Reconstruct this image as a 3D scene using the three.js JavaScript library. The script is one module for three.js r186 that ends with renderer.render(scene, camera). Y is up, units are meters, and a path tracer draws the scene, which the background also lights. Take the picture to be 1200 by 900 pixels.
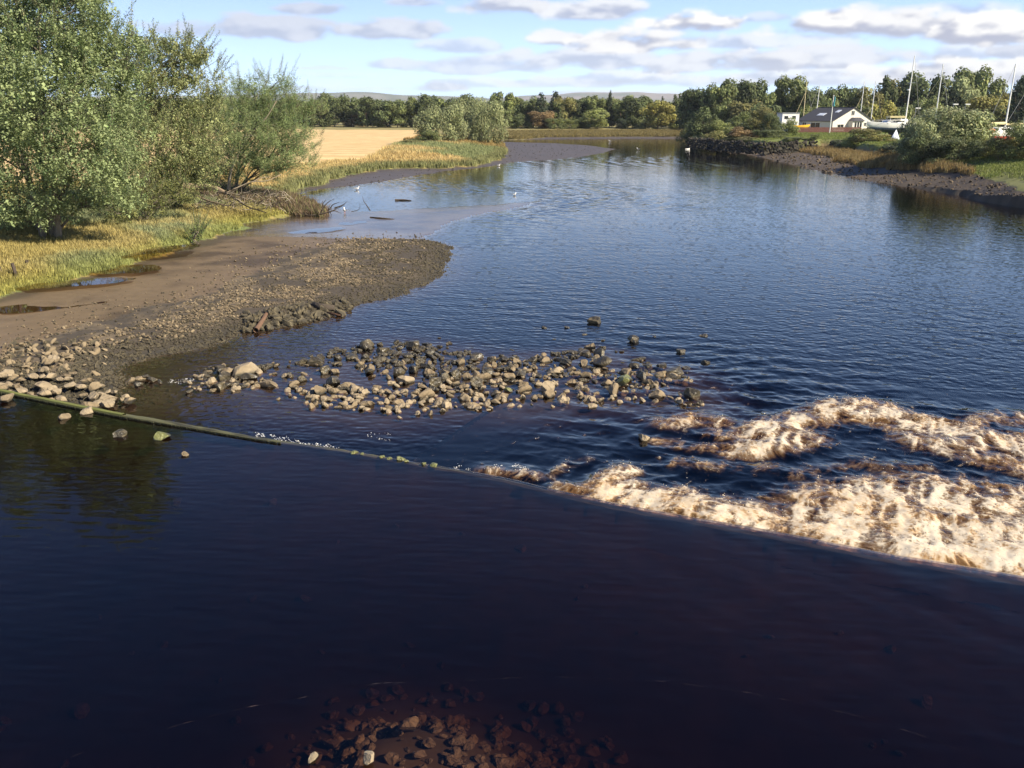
import * as THREE from 'three';
import { mergeGeometries, mergeVertices, toCreasedNormals } from 'three/addons/utils/BufferGeometryUtils.js';

// ------------------------------------------------------------------ camera, sky, sun, exposure
const scene = new THREE.Scene();
const F = 1037, PITCH = Math.atan((450 - 127) / F), EYE = 9;            // focal length in pixels of the 1200 x 900 photograph
const camera = new THREE.PerspectiveCamera(2 * Math.atan(450 / F) * 180 / Math.PI, 4 / 3, 0.1, 40000);
camera.position.set(0, EYE, 0);
camera.rotation.x = -PITCH;
const renderer = new THREE.WebGLRenderer();
renderer.toneMapping = THREE.LinearToneMapping;
renderer.toneMappingExposure = 1.87;
renderer.shadowMap.enabled = true;

const SUN_AZ = 62 * Math.PI / 180, SUN_EL = 37 * Math.PI / 180;         // azimuth from behind the camera towards its right
const sunDir = new THREE.Vector3(Math.sin(SUN_AZ) * Math.cos(SUN_EL), Math.sin(SUN_EL), Math.cos(SUN_AZ) * Math.cos(SUN_EL));
const sun = new THREE.DirectionalLight(new THREE.Color().setRGB(1, 0.89, 0.71), 5.0);
sun.position.copy(sunDir).multiplyScalar(300);
sun.castShadow = true;
Object.assign(sun.shadow.camera, { left: -320, right: 320, top: 320, bottom: -320, near: 1, far: 900 });
scene.add(sun, sun.target);

// ------------------------------------------------------------------ numbers: random, noise, curves
function rng(seed) { let a = seed >>> 0; return () => { a = (a + 0x6D2B79F5) | 0; let t = Math.imul(a ^ (a >>> 15), 1 | a); t = (t + Math.imul(t ^ (t >>> 7), 61 | t)) ^ t; return ((t ^ (t >>> 14)) >>> 0) / 4294967296; }; }
const clamp = (x, a = 0, b = 1) => Math.min(b, Math.max(a, x)), lerp = (a, b, t) => a + (b - a) * t;
const sstep = (a, b, x) => { const t = clamp((x - a) / (b - a)); return t * t * (3 - 2 * t); };
const mix3 = (a, b, t) => [lerp(a[0], b[0], t), lerp(a[1], b[1], t), lerp(a[2], b[2], t)];
const PERM = new Uint8Array(512), LAT = new Float32Array(256);
{ const r = rng(7); const p = [...Array(256).keys()]; for (let i = 255; i > 0; i--) { const j = Math.floor(r() * (i + 1)); [p[i], p[j]] = [p[j], p[i]]; } for (let i = 0; i < 512; i++) PERM[i] = p[i & 255]; for (let i = 0; i < 256; i++) LAT[i] = r(); }
function n2(x, y) {
  const xi = Math.floor(x), yi = Math.floor(y), fx = x - xi, fy = y - yi, u = fx * fx * (3 - 2 * fx), v = fy * fy * (3 - 2 * fy), X = xi & 255, Y = yi & 255, X1 = (X + 1) & 255, Y1 = (Y + 1) & 255;
  const a = LAT[PERM[X + PERM[Y]]], b = LAT[PERM[X1 + PERM[Y]]], c = LAT[PERM[X + PERM[Y1]]], d = LAT[PERM[X1 + PERM[Y1]]];
  return a + (b - a) * u + (c - a + (a - b - c + d) * u) * v;
}
function n3(x, y, z) { const k = Math.floor(z), f = z - k, s = f * f * (3 - 2 * f); return lerp(n2(x + k * 37.31, y + k * 17.77), n2(x + (k + 1) * 37.31, y + (k + 1) * 17.77), s); }
function fbm(x, y, o = 4) { let s = 0, a = 0.5, t = 0; for (let i = 0; i < o; i++) { s += a * n2(x, y); t += a; a *= 0.5; x = x * 2.03 + 17.1; y = y * 2.03 + 9.7; } return s / t; }
function ridged(x, y, o = 4) { let s = 0, a = 0.5, t = 0; for (let i = 0; i < o; i++) { s += a * (1 - Math.abs(2 * n2(x, y) - 1)); t += a; a *= 0.5; x = x * 2.07 + 5.3; y = y * 2.07 + 31.9; } return s / t; }

// measuring the photograph: where the line of sight through a pixel meets a level, and the place at a pixel column and a distance
function ray(px, py) { const dx = (px - 600) / F, dy = -(py - 450) / F, c = Math.cos(PITCH), s = Math.sin(PITCH); return [dx, dy * c - s, -dy * s - c]; }
function spot(px, py, y = 0) { const d = ray(px, py), t = (y - EYE) / d[1]; return [d[0] * t, d[2] * t]; }
const yAt = (py, D) => EYE + D * Math.tan(Math.atan((450 - py) / F) - PITCH);
const xAt = (px, D, y = 3) => (px - 600) / F * (D * Math.cos(PITCH) + (EYE - y) * Math.sin(PITCH));
const polyOf = (pts, y) => pts.map(([a, b]) => spot(a, b, y));
function inside(P, x, z) { let c = false; for (let i = 0, j = P.length - 1; i < P.length; j = i++) if ((P[i][1] > z) !== (P[j][1] > z) && x < (P[j][0] - P[i][0]) * (z - P[i][1]) / (P[j][1] - P[i][1]) + P[i][0]) c = !c; return c; }
function sd(P, x, z) {                                                   // signed distance to a polygon, positive inside
  let m = 1e18;
  for (let i = 0, j = P.length - 1; i < P.length; j = i++) { const ax = P[j][0], az = P[j][1], bx = P[i][0] - ax, bz = P[i][1] - az, t = clamp(((x - ax) * bx + (z - az) * bz) / (bx * bx + bz * bz + 1e-9)), dx = x - ax - bx * t, dz = z - az - bz * t, d = dx * dx + dz * dz; if (d < m) m = d; }
  return (inside(P, x, z) ? 1 : -1) * Math.sqrt(m);
}
function dLine(L, x, z) { let m = 1e18; for (let i = 1; i < L.length; i++) { const ax = L[i - 1][0], az = L[i - 1][1], bx = L[i][0] - ax, bz = L[i][1] - az, t = clamp(((x - ax) * bx + (z - az) * bz) / (bx * bx + bz * bz + 1e-9)), dx = x - ax - bx * t, dz = z - az - bz * t; m = Math.min(m, dx * dx + dz * dz); } return Math.sqrt(m); }

// ------------------------------------------------------------------ the sky: clear air and fair-weather clouds in every direction
{
  const W = 4096, H = 2048, data = new Float32Array(W * H * 4), DEG = 180 / Math.PI;
  const clouds = [];
  const put = (px, py, w, h, dens, lit) => {
    const d = ray(px, py), l = Math.hypot(...d), el = Math.asin(d[1] / l) * DEG, az = Math.atan2(d[0], -d[2]) * DEG;
    clouds.push({ az, el, ra: w * 0.056, re: h * 0.056, dens, lit });
  };
  for (const c of [[215, 36, 55, 10, .55, .1], [330, 36, 75, 15, .7, .15], [368, 12, 40, 7, .65, .12], [455, 36, 60, 13, .7, .3], [535, 55, 45, 9, .55, .45], [487, 3, 32, 6, .6, .3], [590, 8, 55, 12, .75, .5], [692, 14, 60, 14, .75, .65], [655, 45, 32, 10, .8, .7],
    [470, 76, 46, 7, .55, .4], [560, 78, 100, 11, .62, .35], [690, 70, 100, 14, .7, .5], [750, 50, 80, 17, .85, .75], [803, 27, 62, 15, .95, 1], [850, 74, 100, 16, .75, .55], [900, 21, 32, 6, .5, .45], [965, 27, 46, 15, .95, .95], [1020, 32, 105, 19, .85, .7], [1150, 38, 62, 18, .9, .85], [1085, 14, 75, 8, .5, .6],
    [1000, 68, 120, 14, .75, .5], [1090, 84, 80, 14, .85, .9], [1185, 88, 60, 16, .85, .9], [1190, 62, 30, 8, .7, .2], [800, 96, 210, 9, .55, .6], [600, 98, 150, 6, .5, .7], [920, 92, 140, 10, .7, .75], [380, 80, 30, 3, .4, .3], [395, 88, 40, 3, .3, .4], [510, 102, 40, 7, .7, .95], [420, 104, 120, 4, .35, .7], [730, 110, 110, 5, .5, .8], [870, 50, 60, 10, .6, .6], [940, 48, 70, 10, .6, .6], [720, 92, 60, 8, .6, .7], [1130, 62, 50, 10, .6, .6]]) put(...c);
  const r = rng(41);
  for (let i = 0; i < 260; i++) {
    const az = -180 + r() * 360, el = 1 + 15 * Math.pow(r(), 1.2), k = (0.35 + el / 14) * (0.6 + r());
    const e = { az, el, ra: (2.6 * k + 1.5) / Math.cos(el / DEG), re: 0.55 * k + 0.2, dens: 0.5 + 0.4 * r(), lit: 0.3 + 0.6 * r() };
    if (Math.abs(az) < 33 + e.ra * 0.6) continue;
    clouds.push(e);
  }
  const bins = [...Array(72)].map(() => []);
  for (const c of clouds) for (let b = -40; b < 112; b++) if (Math.abs((b * 5 - 177.5) - c.az) < c.ra * 1.7 + 3) { const k = bins[((b % 72) + 72) % 72]; if (!k.includes(c)) k.push(c); }
  for (let row = 0; row < H; row++) {
    const el = ((row + 0.5) / H - 0.5) * 180, e = Math.max(el, 0), k = Math.exp(-e / 11), k2 = Math.exp(-e / 7);
    const air = [0.018 + 0.21 * k + 0.37 * k2, 0.056 + 0.42 * k + 0.31 * k2, 0.185 + 0.80 * k + 0.02 * k2];
    for (let col = 0; col < W; col++) {
      const o = (row * W + col) * 4;
      let az = ((col + 0.5) / W - 0.5) * 360 + 90; if (az > 180) az -= 360;
      let c = air;
      if (el > -0.5 && el < 75) {
        let best = 0, top = 0, lit = 0, dens = 0;
        let f = -1, g = 0;
        for (const q of bins[Math.min(71, Math.floor((az + 180) / 5))]) {
          let u = az - q.az; if (u > 180) u -= 360; if (u < -180) u += 360; u /= q.ra;
          let v = (el - q.el) / q.re;
          const up = v; if (v < 0) v *= 1.5;
          const r2 = u * u + v * v; if (r2 > 2.6) continue;
          if (f < 0) { f = fbm(az * 0.55 + 40, el * 1.5 + 11, 6) - 0.5; g = fbm(az * 0.55 + 40 + 0.55, el * 1.5 + 11 + 0.5, 5) - 0.5; }
          const d = 1.25 - r2 + f * 2.6;
          const a = sstep(-0.08, 0.75, d) * Math.min(1, q.dens * 1.15);
          if (a > best) { best = a; top = up + (f - g) * 4; lit = q.lit; dens = d; }
          else if (a > 0) best = best + (1 - best) * a * 0.4;
        }
        if (best > 0) {
          const t = sstep(-0.8, 0.7, top) * (0.25 + 0.85 * lit) + 0.25 * f;
          const body = mix3([0.27, 0.285, 0.36], [0.60, 0.59, 0.575], clamp(t));
          const warm = mix3(body, [0.52, 0.55, 0.6], Math.exp(-e / 1.6) * 0.6);
          c = mix3(air, warm, best);
        }
      }
      data[o] = c[0]; data[o + 1] = c[1]; data[o + 2] = c[2]; data[o + 3] = 1;
    }
  }
  const sky = new THREE.DataTexture(data, W, H, THREE.RGBAFormat, THREE.FloatType);
  sky.mapping = THREE.EquirectangularReflectionMapping;
  sky.magFilter = sky.minFilter = THREE.LinearFilter;
  sky.needsUpdate = true;
  scene.background = sky; scene.environment = sky;
}

// ------------------------------------------------------------------ naming things
const taken = {};
function numbered(name) { const n = taken[name] = (taken[name] ?? -1) + 1; return n ? name + '_' + String(n).padStart(3, '0') : name; }
function tag(o, label, category, group, kind) { Object.assign(o.userData, { label, category }); if (group) o.userData.group = group; if (kind) o.userData.kind = kind; return o; }
function shade(o) { o.traverse((m) => { if (m.isMesh) { m.castShadow = true; m.receiveShadow = true; } }); return o; }
function thing(name, label, category, pos = [0, 0, 0], turn = 0, group) { const o = new THREE.Group(); o.name = numbered(name); o.position.set(...pos); o.rotation.y = turn; scene.add(o); return tag(o, label, category, group); }
function part(name, geo, mat, parent) { const m = new THREE.Mesh(geo, mat); m.name = name; m.castShadow = m.receiveShadow = true; parent.add(m); return m; }
function single(name, geo, mat, label, category, group, kind) { const m = new THREE.Mesh(geo, mat); m.name = numbered(name); m.castShadow = m.receiveShadow = true; scene.add(m); return tag(m, label, category, group, kind); }
function struct(name, geo, mat) { const m = new THREE.Mesh(geo, mat); m.name = numbered(name); m.userData.kind = 'structure'; m.castShadow = m.receiveShadow = true; scene.add(m); return m; }
function copies(name, geo, mat, mats, cols, parent) {
  const m = new THREE.InstancedMesh(geo, mat, mats.length); m.name = name; m.castShadow = m.receiveShadow = true;
  mats.forEach((k, i) => m.setMatrixAt(i, k)); const c = new THREE.Color(); if (cols) cols.forEach((k, i) => m.setColorAt(i, c.setRGB(...k)));
  m.userData.kind = 'stuff'; parent.add(m); return m;
}
const M4 = (x, y, z, rx, ry, rz, sx, sy = sx, sz = sx) => new THREE.Matrix4().compose(new THREE.Vector3(x, y, z), new THREE.Quaternion().setFromEuler(new THREE.Euler(rx, ry, rz, 'YXZ')), new THREE.Vector3(sx, sy, sz));
const rgb = (r, g, b) => new THREE.Color().setRGB(r, g, b);
const std = (c, rough = 0.9, extra = {}) => new THREE.MeshStandardMaterial({ color: rgb(...c), roughness: rough, ...extra });
const leafMat = (c = [1, 1, 1], extra = {}) => new THREE.MeshPhysicalMaterial({ color: rgb(...c), roughness: 0.8, transmission: 0.35, thickness: 0, side: THREE.DoubleSide, specularIntensity: 0.5, ...extra });
function gridGeo(pos, nu, nv, keep, col, nor, uv) {                     // (nu+1) x (nv+1) points, rows of nu+1; keep(i, j) says which cells
  const g = new THREE.BufferGeometry(), idx = [];
  for (let j = 0; j < nv; j++) for (let i = 0; i < nu; i++) if (!keep || keep(i, j)) { const a = j * (nu + 1) + i, b = a + 1, c = a + nu + 1, d = c + 1; idx.push(a, b, c, b, d, c); }
  const used = new Int32Array(pos.length / 3).fill(-1), P = [], C = [], N = [], U = [], out = new Uint32Array(idx.length);
  for (let k = 0; k < idx.length; k++) { const a = idx[k]; if (used[a] < 0) { used[a] = P.length / 3; for (let q = 0; q < 3; q++) { P.push(pos[a * 3 + q]); if (col) C.push(col[a * 3 + q]); if (nor) N.push(nor[a * 3 + q]); } if (uv) U.push(uv[a * 2], uv[a * 2 + 1]); } out[k] = used[a]; }
  g.setAttribute('position', new THREE.Float32BufferAttribute(P, 3));
  if (col) g.setAttribute('color', new THREE.Float32BufferAttribute(C, 3));
  if (uv) g.setAttribute('uv', new THREE.Float32BufferAttribute(U, 2));
  g.setIndex(new THREE.BufferAttribute(out, 1));
  if (nor) g.setAttribute('normal', new THREE.Float32BufferAttribute(N, 3)); else g.computeVertexNormals();
  return g;
}
function grey(W, H, f, repeat) {                                         // a computed grey texture
  const d = new Uint8Array(W * H * 4); for (let y = 0; y < H; y++) for (let x = 0; x < W; x++) { const v = clamp(f(x, y)) * 255, o = (y * W + x) * 4; d[o] = d[o + 1] = d[o + 2] = v; d[o + 3] = 255; }
  const t = new THREE.DataTexture(d, W, H, THREE.RGBAFormat); t.magFilter = t.minFilter = THREE.LinearFilter; t.wrapS = t.wrapT = THREE.RepeatWrapping; if (repeat) t.repeat.set(repeat, repeat); t.needsUpdate = true; return t;
}
function tileNoise(S, f0, oct, seed) {                                   // tileable noise, S pixels, f0 cells a side at the lowest octave
  const r = rng(seed), L = []; for (let o = 0; o < oct; o++) { const n = f0 << o; L.push([n, Float32Array.from({ length: n * n }, r)]); }
  return (x, y) => { let s = 0, a = 0.5, t = 0; for (const [n, A] of L) { const X = x / S * n, Y = y / S * n, i = Math.floor(X), j = Math.floor(Y), u = X - i, v = Y - j, su = u * u * (3 - 2 * u), sv = v * v * (3 - 2 * v), q = (p, w) => A[((w % n + n) % n) * n + (p % n + n) % n]; s += a * lerp(lerp(q(i, j), q(i + 1, j), su), lerp(q(i, j + 1), q(i + 1, j + 1), su), sv); t += a; a *= 0.55; } return s / t; };
}
const earthNoise = tileNoise(512, 8, 6, 3);
const earthBump = grey(512, 512, earthNoise), stoneBump = grey(256, 256, tileNoise(256, 6, 5, 9));

// ------------------------------------------------------------------ the lie of the land
const CREST = polyOf([[0, 458], [145, 487], [230, 501], [300, 513], [400, 527], [470, 539], [540, 550], [600, 561], [650, 573], [720, 588], [800, 602], [880, 615], [960, 630], [1030, 644], [1100, 655], [1200, 672]], 0.6);
CREST.unshift([-60, CREST[0][1] - (60 + CREST[0][0]) * 0.44]); CREST.push([30, CREST[CREST.length - 1][1] + 20.3 * 0.5]);
function crestZ(x) { let i = 1; while (i < CREST.length - 1 && CREST[i][0] < x) i++; const [a, za] = CREST[i - 1], [b, zb] = CREST[i]; return lerp(za, zb, clamp((x - a) / (b - a), -0.2, 1.2)); }
const LEFT = [...polyOf([[110, 476], [150, 462], [143, 448], [133, 436], [142, 426], [180, 416], [215, 409], [262, 399], [300, 389], [350, 378], [392, 368], [412, 360], [450, 350], [500, 335], [520, 323], [518, 312], [533, 298], [524, 288], [500, 280], [510, 270], [535, 257], [570, 249], [618, 240], [625, 236], [590, 239], [520, 243], [470, 246], [425, 248], [385, 244], [356, 236], [350, 228], [375, 222], [420, 217], [455, 212], [490, 205], [520, 201], [575, 195], [600, 190], [640, 187.5], [680, 184], [708, 179], [720, 174.5], [690, 170.5], [650, 168], [590, 166.5], [588, 164], [650, 163], [740, 162.5], [812, 162.5]], 0),
  [120, -292], [400, -360], [3000, -700], [3000, -9000], [-9000, -9000], [-9000, 60], [-40, 60], [-36, -36]];
const GRASS = [...polyOf([[-300, 410], [-100, 360], [0, 340], [60, 329], [130, 312], [200, 291], [225, 284], [262, 268], [290, 255], [325, 247], [368, 238], [352, 231], [338, 222], [352, 214], [375, 211], [400, 204], [440, 197], [470, 194], [520, 193], [560, 190], [588, 183], [593, 177], [590, 169]], 0.7),
  ...polyOf([[584, 160], [640, 157.5], [740, 157], [812, 157]], 1.2), [140, -312], [400, -390], [3000, -760], [3000, -9000], [-9000, -9000], [-9000, 60], [-44, 60], [-44, -30]];
const GRAVEL = [...polyOf([[-60, 410], [0, 416], [60, 397], [140, 371], [230, 349], [300, 322], [350, 297], [420, 281], [500, 279], [540, 290], [530, 330], [420, 372], [300, 400], [200, 425], [150, 470], [0, 470], [-60, 460]], 0.15)];
const RIGHT = [[46.8, -70], ...polyOf([[1260, 254], [1200, 243], [1150, 236], [1130, 229], [1090, 223], [1050, 216], [1000, 208.5], [950, 198.5], [930, 193], [905, 187], [880, 181.5], [850, 177], [825, 174.5], [805, 172]], 0), [50, -252], [70, -268], [140, -276], [420, -340], [3000, -650], [3000, 60], [40, 60]];
const TERRACE = [[58, -60], ...polyOf([[1260, 214], [1200, 203], [1150, 192], [1110, 185], [1050, 175], [1012, 167], [985, 163.6], [940, 163.4], [900, 163], [850, 160.5], [814, 158.4]], 2.9), [80, -255], [150, -262], [420, -320], [3000, -600], [3000, 60], [58, 60]];
const FIELD = polyOf([[-600, 156], [330, 151.5], [490, 152], [492, 160], [470, 172], [440, 181], [400, 185], [350, 192], [200, 205], [-600, 230]], 2.0);
const RUBBLE = polyOf([[225, 447], [250, 432], [330, 428], [400, 412], [470, 403], [520, 409], [580, 418], [650, 417], [700, 409], [750, 424], [795, 436], [805, 455], [815, 474], [760, 470], [690, 470], [625, 480], [560, 478], [470, 486], [400, 480], [338, 470], [322, 455], [290, 456], [240, 457]], 0);
const HEAP = spot(490, 885, 0.4);                                        // the heap of stones under the pool, close to the camera
function poolBed(x, z) {                                                 // bed above the weir
  const dx = (x - HEAP[0]) / 1.7, dz = (z - HEAP[1]) / 1.5, r = dx * dx + dz * dz;
  let d = 1.3 - 0.5 * fbm(x * 0.23 + 3, z * 0.23, 3) - 0.72 * Math.exp(-r * (0.7 + 1.1 * fbm(x * 0.9, z * 0.9, 3))) - 0.4 * Math.exp(-Math.pow((z + 9.4) / 1.6, 2)) * fbm(x * 0.6 + 2, z * 0.6, 3) * sstep(4, 1, x) + 0.06 * (fbm(x * 2.1, z * 2.1, 3) - 0.5);
  const near = z - crestZ(x); d *= 0.6 + 0.4 * sstep(-0.5, 6 + 0.15 * (x + 20), near);
  d = lerp(d, 0.75, sstep(-4, -17, x) * 0.75);
  return 0.6 - Math.max(0.3, d);
}
function zones(x, z) {
  const up = z > crestZ(x) && x > -37 && x < 44 && z < 55;
  if (up) return { h: poolBed(x, z), zone: 'pool', dL: -1, dG: -99, dR: -99, dT: -99 };
  const dL = sd(LEFT, x, z) + (fbm(x * 0.5, z * 0.5, 3) - 0.5) * 1.4, dR = sd(RIGHT, x, z) + (fbm(x * 0.3 + 9, z * 0.3, 3) - 0.5) * 2.2, far = Math.hypot(x, z);
  let h, zone, dG = -99, dT = -99;
  if (dL > 0) {
    dG = sd(GRASS, x, z) + (fbm(x * 0.35 + 4, z * 0.35, 3) - 0.5) * (far > 200 ? 1 : 2.6);
    h = 0.015 + 0.42 * (z < -60 ? lerp(1, 0.3, sstep(-60, -68, z) * sstep(-112, -100, z)) : 1) * (1 - Math.exp(-dL / 7)) + 0.05 * (fbm(x * 0.6, z * 0.6, 4) - 0.5) * sstep(0, 3, dL);
    const dV = sd(GRAVEL, x, z) + (fbm(x * 0.6 + 7, z * 0.6 + 2, 3) - 0.5) * 2.5;
    if (dV > 0) h += 0.16 * sstep(0, 3, dV) * sstep(0, 1.6, dL) + 0.09 * (fbm(x * 1.7, z * 1.7, 3) - 0.5) * sstep(0, 1, dL);
    h += sstep(-0.5, 2.2, dG) * 0.5 + sstep(1, 16, dG) * 0.85 + sstep(-1, 3, dG) * 0.2 * (fbm(x * 0.4, z * 0.4, 3) - 0.5);
    if (far > 280) h += sstep(280, 420, far) * 0.6 + sstep(600, 3000, far) * 6;
    const wet = z < -58 && z > -104 && h < 0.26 + 0.1 * fbm(x * 0.7, z * 0.7, 3) - 0.12 * sstep(-66, -60, z); zone = dG > 0 ? (sd(FIELD, x, z) > (fbm(x * 0.15, z * 0.15, 2) - 0.5) * 5 ? 'field' : 'grass') : dV > 0 ? 'gravel' : wet ? 'wetmud' : 'mud';
    return { h, zone, dL, dG, dV, dR, dT };
  }
  if (dR > 0) {
    dT = sd(TERRACE, x, z) + (fbm(x * 0.25 + 2, z * 0.25, 3) - 0.5) * (x < 60 && z < -150 ? 0.6 : 2.5);
    h = 0.02 + 0.85 * (1 - Math.exp(-dR / 5)) + 0.16 * (fbm(x * 0.5, z * 0.5, 4) - 0.5) * sstep(0, 2, dR);
    h += sstep(z < -150 ? -1.2 : -8, z < -150 ? 0.6 : 7, dT) * (2.95 - 0.85);
    if (far > 280) h += sstep(300, 420, far) * 1.2 + sstep(600, 3000, far) * 6;
    return { h, zone: dT > -0.3 ? 'lawn' : 'shore', dL, dG, dR, dT };
  }
  const d = Math.min(-dL, -dR);
  h = -Math.min(1.7, 0.02 + d * 0.14);
  const dU = sd(RUBBLE, x, z); h = lerp(h, Math.min(h, -0.08), 0); if (dU > -9) h = Math.max(h, lerp(h, -0.1 + 0.1 * (fbm(x * 1.3, z * 1.3, 3) - 0.5), sstep(-9, 0.3, dU)));
  const c = crestZ(x) - z; if (c < 8) h = Math.max(h, lerp(-0.5, h, Math.max(sstep(1, 8, c), sstep(-8, 5, x))));
  return { h, zone: 'bed', dL, dG, dR, dT };
}
const H = (x, z) => zones(x, z).h;

// colours of the ground (base colours, before light)
function groundColor(q, x, z) {
  const a = fbm(x * 0.8, z * 0.8, 4), b = fbm(x * 0.13 + 5, z * 0.13, 3), c = fbm(x * 3.1, z * 3.1, 3);
  if (q.zone === 'pool') { const t = 0.6 + 0.8 * c; return [0.085 * t, 0.06 * t, 0.04 * t]; }
  if (q.zone === 'bed') { const t = 0.6 + 0.8 * c; return [0.07 * t, 0.055 * t, 0.035 * t]; }
  if (q.zone === 'mud' || q.zone === 'wetmud') {
    let m = mix3([0.08, 0.056, 0.034], [0.165, 0.118, 0.07], sstep(0.36, 0.62, a * 0.5 + b * 0.5 + 0.04));
    if (q.dG > -2.5) m = mix3(m, [0.05, 0.042, 0.03], sstep(-2.2, -0.6, q.dG) * 0.75);
    if (Math.hypot(x, z) > 100) m = mix3([0.06, 0.05, 0.04], [0.11, 0.085, 0.065], a);
    return m.map((v) => v * (0.85 + 0.3 * c));
  }
  if (q.zone === 'gravel') { const m = mix3([0.06, 0.047, 0.032], [0.16, 0.122, 0.075], sstep(0.4, 0.62, a * 0.6 + c * 0.4) * sstep(0.3, 3, q.dL)); return mix3([0.04, 0.035, 0.026], m, sstep(0.1, 1.6, q.dL)); }
  if (q.zone === 'field') { const s = Math.sin((x * 0.42 + z * 0.9) * 0.9 + 3 * b) * 0.5 + 0.5, m = mix3([0.46, 0.31, 0.13], [0.66, 0.49, 0.24], clamp(0.6 * sstep(0.2, 0.8, s) + 0.5 * a)); return m; }
  if (q.zone === 'grass') {
    let m = mix3([0.22, 0.20, 0.055], [0.15, 0.19, 0.06], sstep(0.4, 0.6, b)); m = mix3(m, [0.34, 0.27, 0.09], sstep(0.52, 0.68, a));
    if (z < -105) m = mix3(m, [0.40, 0.31, 0.13], 0.55 * sstep(2, 6, q.dG)); if (z < -270) m = mix3(m, [0.2, 0.18, 0.07], 0.7);
    return m.map((v) => v * (0.8 + 0.4 * c));
  }
  if (q.zone === 'lawn') { let m = mix3([0.1, 0.13, 0.03], [0.2, 0.22, 0.06], a); if (q.dT < 4 && z > -150) m = mix3(m, [0.2, 0.16, 0.07], 0.3); return m; }
  const m = mix3([0.045, 0.033, 0.022], [0.105, 0.078, 0.05], a);                      // shore on the right bank
  return mix3(m, [0.17, 0.12, 0.05], sstep(9, 14, q.dR) * (z > -190 ? 0.8 : 0));
}

const groundMats = {
  pool: std([1, 1, 1], 0.9, { vertexColors: true }), bed: std([1, 1, 1], 0.9, { vertexColors: true }),
  mud: std([1, 1, 1], 0.52, { vertexColors: true, bumpMap: earthBump, bumpScale: 0.035 }), gravel: std([1, 1, 1], 0.9, { vertexColors: true, bumpMap: earthBump, bumpScale: 0.09 }),
  wetmud: std([0.8, 0.78, 0.8], 0.2, { vertexColors: true, bumpMap: earthBump, bumpScale: 0.006 }),
  grass: std([1, 1, 1], 1, { vertexColors: true }), field: std([1, 1, 1], 1, { vertexColors: true, bumpMap: earthBump, bumpScale: 0.08 }),
  lawn: std([1, 1, 1], 1, { vertexColors: true }), shore: std([1, 1, 1], 0.75, { vertexColors: true, bumpMap: earthBump, bumpScale: 0.12 }),
};
const zoneNames = { pool: 'river_bed', bed: 'river_bed', mud: 'mud', wetmud: 'mud_flat', gravel: 'gravel_ground', grass: 'meadow_ground', field: 'stubble_field', lawn: 'lawn', shore: 'river_shore' };
function landSheet(a0, a1, nu, r0, r1, nv, only) {
  const n = (nu + 1) * (nv + 1), pos = new Float32Array(n * 3), col = new Float32Array(n * 3), uv = new Float32Array(n * 2), zone = new Array(n);
  for (let j = 0; j <= nv; j++) for (let i = 0; i <= nu; i++) {
    const a = lerp(a0, a1, i / nu), r = r0 * Math.pow(r1 / r0, j / nv), x = Math.sin(a) * r, z = -Math.cos(a) * r, k = j * (nu + 1) + i, q = zones(x, z), c = groundColor(q, x, z);
    pos.set([x, q.h, z], k * 3); col.set(c, k * 3); uv.set([x / 3, z / 3], k * 2); zone[k] = q.zone;
  }
  for (const [z, mat] of Object.entries(groundMats)) {
    const g = gridGeo(pos, nu, nv, (i, j) => zone[j * (nu + 1) + i] === z && !(only && !only(z)), col, null, uv);
    if (g.index.count) struct(zoneNames[z], g, mat);
  }
}
const RAD = Math.PI / 180;
landSheet(-40 * RAD, 40 * RAD, 380, 13, 700, 720);                       // what the camera sees, finer close by
landSheet(-40 * RAD, 40 * RAD, 60, 700, 9000, 40);
landSheet(-40 * RAD, 40 * RAD, 90, 3, 13, 50);
landSheet(40 * RAD, 320 * RAD, 160, 3, 9000, 110);                       // the rest of the country, out to the horizon

// ------------------------------------------------------------------ water
const tint = (d) => [Math.exp(-2.05 * d), Math.exp(-2.75 * d), Math.exp(-3.2 * d)].map((v) => Math.max(0.0, v));   // peat-brown water: what light is left after d metres
const wr = rng(5), WAVES = [];
for (let i = 0; i < 30; i++) { const L = 0.28 * Math.pow(6, wr()), a = 2.2 + (wr() - 0.5) * 2.1, k = 2 * Math.PI / L; WAVES.push([Math.cos(a) * k, Math.sin(a) * k, wr() * 6.28, 0.0034 * L]); }
const CALM = polyOf([[340, 236], [352, 225], [440, 214], [475, 224], [545, 227], [640, 230], [560, 262], [505, 282], [400, 260]], 0);
function ruffle(x, z) {                                                  // how strongly the wind and the stream ruffle the river here
  let a = 0.2 + 1.9 * sstep(0.33, 0.66, fbm(x * 0.045 + 3, z * 0.03 + 8, 3));
  a *= 1 - 0.96 * sstep(-3, 3, sd(CALM, x, z));
  const d = -sd(LEFT, x, z); if (x < 5 && z > -60) a *= 0.25 + 0.75 * sstep(1, 9, d);
  a *= (1 - 0.85 * sstep(-120, -235, z)) / (1 + Math.pow(Math.hypot(x, z) / 75, 2));
  const e = -sd(RIGHT, x, z); a *= 0.3 + 0.7 * sstep(0, 14, e);
  return a;
}
function wave(x, z, A) { let h = 0, gx = 0, gz = 0; const wx = x + 0.5 * fbm(x * 0.3, z * 0.3, 2), wz = z; for (const [kx, kz, p, a] of WAVES) { const t = kx * wx + kz * wz + p, s = Math.sin(t), c = Math.cos(t); h += a * s; gx += a * c * kx; gz += a * c * kz; } return [h * A, gx * A, gz * A]; }
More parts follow.
